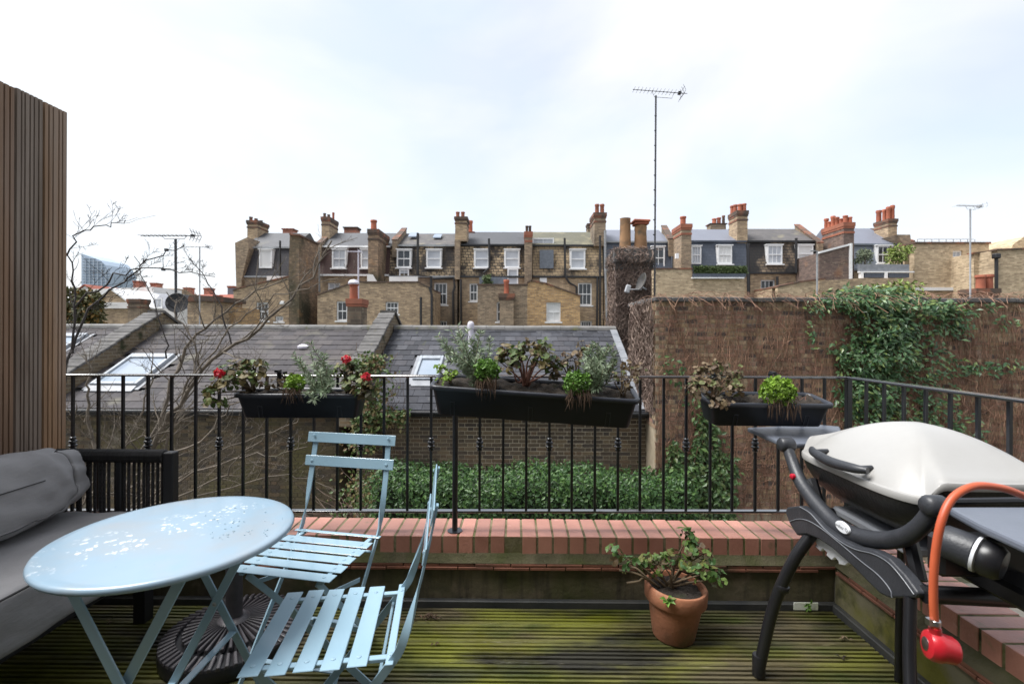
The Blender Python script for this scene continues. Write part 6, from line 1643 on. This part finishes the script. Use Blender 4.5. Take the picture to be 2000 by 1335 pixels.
def ssurf(): 
    px, py = 715 + rng.gauss(0, 24), 965 + rng.gauss(0, 28); return at(px, py, 8.3) + V((0, U(-.4, .3), 0)), (0, -1, .5)
leafcloud(m, 700, ssurf, .07, .045)
obj('leaves', m, 'ivy', sb, fix=False)
m = MB()
for k in range(70):
    a = V((at(U(650, 740), 1000, 8.3).x, U(7.9, 8.6), U(-2.6, -1.9))); pts = [a]; d = V((rng.gauss(0, .12), rng.gauss(0, .06), .16))
    for j in range(6): d += V((rng.gauss(0, .05), rng.gauss(0, .03), U(-.05, .02))); pts.append(pts[-1] + d)
    m.tube(pts, [.007 - .0009 * j for j in range(7)], 4, False)
obj('stems', m, 'vinetwig_grey', sb, fix=False)

# dead creeper stems on the tall wall, its return and the chimney
dc = thing('bare_creeper', (6, WY, -2), 'mat of leafless brown creeper stems clinging to the tall brick wall', 'climber')
m = MB()
def strand(p, n, stepx, stepz, out_, r, pl):
    pts = [V(p)]; vx = rng.gauss(0, .02)
    for j in range(n):
        vx = vx * .7 + rng.gauss(0, stepx)
        q = pts[-1].copy()
        if pl == 0: q.x += vx; q.y = WY - out_ - abs(rng.gauss(0, .007))
        else: q.y += vx; q.x = XB - out_ - abs(rng.gauss(0, .018))
        q.z += stepz * U(.6, 1.3)
        pts.append(q)
    return pts
for k in range(4600):
    x = U(XB, 11.0) if k % 6 else U(11, 15.8); z = U(-2.2, WT - .1); up_ = -1 if U(0, 1) < .6 else 1
    n = rng.randint(5, 13)
    pts = [p for p in strand((x, WY - .012, z), n, .017, .085 * up_, .008, .004, 0) if p.z < WT + .02 and p.x > XB - .02]
    if len(pts) > 3:
        r = U(.0024, .0058); m.tube(pts, [r * (1 - .6 * j / len(pts)) for j in range(len(pts))], 3, False)
for k in range(450):   # horizontals
    x = U(XB, 10.8); z = U(-1.8, WT - .1); pts = [V((x, WY - .02, z))]
    for j in range(7): pts.append(pts[-1] + V((U(.04, .16), U(-.008, .008), rng.gauss(0, .04))))
    m.tube(pts, .003, 3, False)
obj('stems', m, 'vinetwig', dc, fix=False)
m = MB()
for k in range(460):   # fringe over the coping
    x = U(XB - .05, 11) if k % 6 else U(11, 15.9); p = V((x, WY + U(-.04, .25), WT + .02)); pts = [p]; d = V((rng.gauss(0, .06), U(-.05, .03), U(.02, .09)))
    for j in range(8):
        d += V((rng.gauss(0, .018), U(-.025, .005), -.018)); pts.append(pts[-1] + d * .6)
    pts = [V((q.x, min(q.y, WY - .03) if q.z < WT - .05 else q.y, q.z)) for q in pts]
    m.tube(pts, .0035, 3, False)
obj('top_fringe', m, 'vinetwig', dc, fix=False)
m = MB()
for k in range(900):   # the return face, thick and pale
    y = U(WY, 10.1); z = U(-.6, WT); up_ = -1 if U(0, 1) < .6 else 1
    pts = strand((XB - .015, y, z), rng.randint(5, 10), .05, .08 * up_, .012, .005, 1)
    pts = [V((p.x - U(0, .07), p.y, p.z)) for p in pts if p.z < WT + .04 and p.z > roofz(max(EY, p.y)) + .02 and WY - .05 < p.y < 10.15]
    if len(pts) > 3: m.tube(pts, U(.004, .008), 3, False)
obj('return_stems', m, 'vinetwig_grey', dc, fix=False)
d2 = thing('chimney_creeper', (3, 12, 1.2), 'shaggy dead creeper wrapped round the squat chimney', 'climber')
m = MB(); a = at(1203, 490, 12.0); b = at(1272, 640, 12.0)
for k in range(620):
    fr_ = U(0, 1); z = U(.9, a.z + .02); up_ = -1 if U(0, 1) < .55 else 1
    if fr_ < .72: p = V((U(a.x, b.x), 11.97, z)); dx, dy = .06, .006
    else: p = V((a.x - .03, U(12, 12.8), z)); dx, dy = .006, .06
    pts = [p]
    big = z > at(1200, 520, 12).z
    for j in range(rng.randint(4, 9)):
        q = pts[-1] + V((rng.gauss(0, dx), rng.gauss(0, dy), up_ * U(.03, .10)))
        o_ = .11 if at(1200, 514, 12).z < q.z < at(1200, 496, 12).z else .02
        if fr_ < .72: q.y = 12.0 - o_ - abs(rng.gauss(0, .03))
        else: q.x = a.x - o_ - abs(rng.gauss(0, .03))
        if q.z < a.z + .06: pts.append(q)
    if len(pts) > 3: m.tube(pts, U(.005, .009), 3, False)
for k in range(90):
    p = V((U(a.x - .05, b.x + .05), U(11.95, 12.6), a.z + .05)); m.tube([p, p + V((rng.gauss(0, .1), rng.gauss(0, .05), U(.0, .1))), p + V((rng.gauss(0, .16), -.1, U(-.12, .04)))], .006, 3, False)
obj('stems', m, 'vinetwig_grey', d2, fix=False)
# evergreen climber spilling over the tall wall
gc = thing('evergreen_climber', at(1710, 830, 8.35), 'dark green leafy climber cascading over the tall brick wall', 'climber')
m = MB()
clumps = [(1700, 590, 62, 24, 900), (1640, 585, 40, 16, 260), (1720, 640, 52, 40, 900), (1690, 700, 48, 40, 800), (1740, 690, 44, 45, 700), (1700, 770, 48, 45, 760), (1660, 760, 30, 40, 300), (1790, 602, 60, 22, 420), (1850, 610, 40, 16, 200), (1868, 640, 20, 20, 90), (1830, 636, 36, 18, 110),
          (1780, 652, 30, 16, 90), (1812, 690, 30, 24, 80), (1790, 740, 36, 20, 110), (1850, 715, 44, 16, 90), (1920, 718, 46, 12, 70), (1970, 710, 24, 10, 30), (1765, 800, 44, 44, 220), (1830, 800, 34, 60, 170), (1880, 850, 26, 44, 130), (1860, 880, 34, 40, 120), (1700, 830, 56, 40, 360),
          (1590, 600, 22, 14, 60), (1578, 650, 10, 28, 30), (1930, 600, 14, 9, 30), (1952, 628, 20, 12, 40), (1650, 690, 20, 16, 60), (1625, 680, 14, 14, 25), (1690, 568, 40, 10, 160), (1745, 575, 50, 14, 220), (1800, 830, 26, 70, 120)]
for cx, cy, rx, rz_, n in clumps:
    for _ in range(int(n * .8)):
        a_ = U(0, 6.283); q = U(0, 1) ** .62; px, py = cx + rx * q * math.cos(a_) * 1.25, cy + rz_ * q * math.sin(a_) * 1.2
        thick = .34 * (1 - q * .8) if n > 250 else .12
        p = at(px, py, WY - .02) + V((0, -U(0, 1) ** .7 * thick, 0))
        if p.z > WT: p.y += U(0, .3)
        d = V((rng.gauss(0, .75), U(-.8, .0), -.35 + rng.gauss(0, .45)))
        s = U(.45, 1.35); m.leaf(p, d, V((0, -1, .75)) + jit(.35), .100 * s, .046 * s, .2)
obj('leaves', m, 'creeper', gc, fix=False)
m = MB()
for k in range(60):
    p = at(U(1650, 1880), U(585, 860), WY - .03); pts = [p]
    for j in range(8): pts.append(pts[-1] + V((rng.gauss(.02, .06), rng.gauss(-.004, .01), U(-.13, .0))))
    m.tube(pts, .006, 4, False)
obj('stems', m, 'vinetwig', gc, fix=False)
fuzz('ivy_crown', 'loose pale green sprigs standing above the tall wall', 1665, 1830, 552, 590, 8.75, 'leaf_far_lime', 420, lf=.10, cat='climber', trunk=False)

# ---------------------------------------------------------------- bare tree
bt_ = thing('bare_tree', (-6.2, 6.2, GZ), 'leafless tree with many pale branches behind the railing', 'tree')
def twigs(m, path, r0, density, L0, lvl=0, minr=.0022):
    n = len(path)
    for i in range(1, n - 1):
        if U(0, 1) > density: continue
        d = (path[i + 1] - path[i - 1]).normalized(); o = d.orthogonal().normalized(); a = U(0, 6.283)
        o = o * math.cos(a) + d.cross(o) * math.sin(a)
        if o.z < -.2 and U(0, 1) < .6: o.z = -o.z
        v = (d * U(.5, 1.0) + o * U(.5, 1.0)).normalized(); ln = L0 * U(.4, 1.1) * (1 - .4 * i / n)
        p = path[i]; pts = [p]; k = 6
        for j in range(k):
            v = (v + V((rng.gauss(0, .14), rng.gauss(0, .14), rng.gauss(.03, .12)))).normalized(); pts.append(pts[-1] + v * ln / k)
        r = max(minr, r0 * .45 * (1 - .5 * i / n))
        m.tube(pts, [max(minr * .7, r * (1 - .75 * j / k)) for j in range(k + 1)], 5 if r > .006 else 3, False)
        if lvl < 2: twigs(m, pts, r, density * .85, ln * .6, lvl + 1)
limbs = [
    ('bark', [(262, 1000, 6.3), (300, 870, 6.2), (345, 790, 6.1), (420, 700, 6.0), (505, 645, 5.9), (590, 560, 5.9), (648, 470, 5.9)], .05, .8),
    ('bark', [(225, 1010, 6.3), (262, 910, 6.3), (318, 800, 6.4), (352, 700, 6.5), (400, 640, 6.5), (480, 580, 6.6), (560, 545, 6.6)], .045, .8),
    ('bark', [(205, 1000, 5.8), (190, 900, 5.8), (172, 820, 5.8), (170, 760, 5.8), (176, 715, 5.8), (160, 690, 5.8)], .03, .7),
    ('bark', [(250, 1000, 5.6), (330, 900, 5.5), (400, 850, 5.4), (455, 790, 5.4), (500, 770, 5.4)], .022, .8),
    ('bark', [(240, 1010, 5.4), (330, 945, 5.3), (430, 905, 5.2), (520, 888, 5.2), (600, 872, 5.2)], .018, .8),
    ('bark', [(250, 1010, 5.2), (320, 980, 5.2), (420, 935, 5.1), (480, 880, 5.1), (530, 840, 5.1)], .016, .7),
    ('bark', [(300, 990, 6.2), (330, 850, 6.2), (365, 760, 6.2), (385, 690, 6.2), (350, 620, 6.2), (325, 570, 6.2)], .026, .7),
    ('bark_dark', [(100, 1000, 4.6), (112, 860, 4.6), (122, 760, 4.6), (139, 680, 4.6), (147, 610, 4.6), (141, 545, 4.6), (127, 480, 4.6)], .022, .75),
    ('bark_dark', [(140, 690, 4.6), (175, 600, 4.7), (250, 535, 4.8), (300, 505, 4.9), (360, 480, 5.0)], .015, .9),
    ('bark_dark', [(146, 600, 4.6), (200, 560, 4.6), (260, 525, 4.6), (330, 530, 4.6), (420, 540, 4.6)], .011, .9),
    ('bark_dark', [(130, 500, 4.6), (160, 450, 4.6), (215, 440, 4.6), (245, 430, 4.6)], .008, .7),
    ('bark_dark', [(452, 672, 5.9), (430, 600, 5.9), (400, 540, 5.9), (372, 505, 5.9)], .012, .9),
    ('bark_dark', [(325, 700, 6.2), (318, 640, 6.2), (290, 570, 6.2), (262, 500, 6.2)], .012, .9),
    ('bark', [(150, 1000, 5.0), (210, 900, 5.0), (260, 860, 5.0), (330, 840, 5.0), (390, 800, 5.0)], .014, .9),
    ('bark', [(180, 1010, 5.5), (160, 930, 5.5), (140, 850, 5.5), (150, 790, 5.5)], .016, .9),
    ('bark', [(280, 1000, 5.9), (350, 930, 5.9), (450, 870, 5.9), (560, 835, 5.9), (600, 800, 5.9)], .014, .9),
    ('bark', [(300, 1010, 6.1), (420, 960, 6.1), (520, 930, 6.1), (600, 935, 6.1), (660, 960, 6.1)], .012, .9),
    ('bark', [(230, 1000, 6.0), (240, 900, 6.0), (270, 820, 6.0), (300, 740, 6.0), (290, 680, 6.0)], .02, .9),
    ('bark', [(380, 730, 5.6), (450, 640, 5.6), (520, 590, 5.5), (600, 560, 5.5), (690, 540, 5.4)], .012, .9),
]
for mt, pts, r, dens in limbs:
    path = smoothpath([at(*p) for p in pts], 4); m = MB(); k = len(path)
    for p in path[1:-1]: p += jit(.018)
    r *= .68; m.tube(path, [r * (1 - .8 * i / (k - 1)) + .002 for i in range(k)], 8, False)
    twigs(m, path, r, dens, 1.1 if mt == 'bark' and r > .014 else .7 if mt == 'bark' else .4)
    obj('branch', m, mt, bt_, smooth=0, fix=False)
m = MB()
for p in ((262, 1000, 6.3), (225, 1010, 6.3), (205, 1000, 5.8), (250, 1000, 5.6), (240, 1010, 5.4), (250, 1010, 5.2), (300, 990, 6.2), (100, 1000, 4.6)):
    q = at(*p); m.tube(smoothpath([(-6.2 + U(-.2, .2), 6.2, GZ), q.lerp(V((-6.2, 6.2, GZ)), .4) + V((0, 0, -.2)), q], 5), [.06 - .003 * i for i in range(11)], 8)
obj('trunk', m, 'bark', bt_, smooth=0)

# fallen bits on the deck
def litter(label, px, py, n, mat, s, name='leaf_litter'):
    m = MB(); c = onz(px, py, .004)
    for k in range(n): m.leaf(c + V((rng.gauss(0, s), rng.gauss(0, s * .5), U(0, .006))), (U(-1, 1), U(-1, 1), U(0, .5)), (0, 0, 1), U(.012, .026), .010, .4)
    obj(name, m, mat, label=label, cat='leaves', fix=False)
litter('tuft of dry dead stalks on the deck beside the chair', 840, 1205, 26, 'deadfluff', .022)
litter('small dead leaf lying alone on the mossy deck', 848, 1257, 3, 'deadfluff', .004)
litter('pale dry scraps on the mossy deck near the side parapet', 1655, 1250, 5, 'stem', .01)
litter('dark dead leaf on the deck before the barbecue leg', 1645, 1284, 3, 'soil', .006)
litter('brown leaf on the shaded boards under the table', 220, 1212, 4, 'geranium_dry', .01)

# the flat's own back wall, unseen behind the viewer; height set to block sky light
hw = thing('house_behind', (0, -1.0, 0), 'unseen light-blocking back wall of the flat with its glazed terrace door', 'house')
m = MB(); wall_holes(m, -5.5, 3.2, -3, 7.2, -1.0, -.3, [(-.9, .9, .02, 2.2)])
obj('wall', m, 'house_white', hw)
obj('door', MB().box((-.9, -1.2, .03), (.9, -1.16, 2.2)), 'glass_dark', hw)
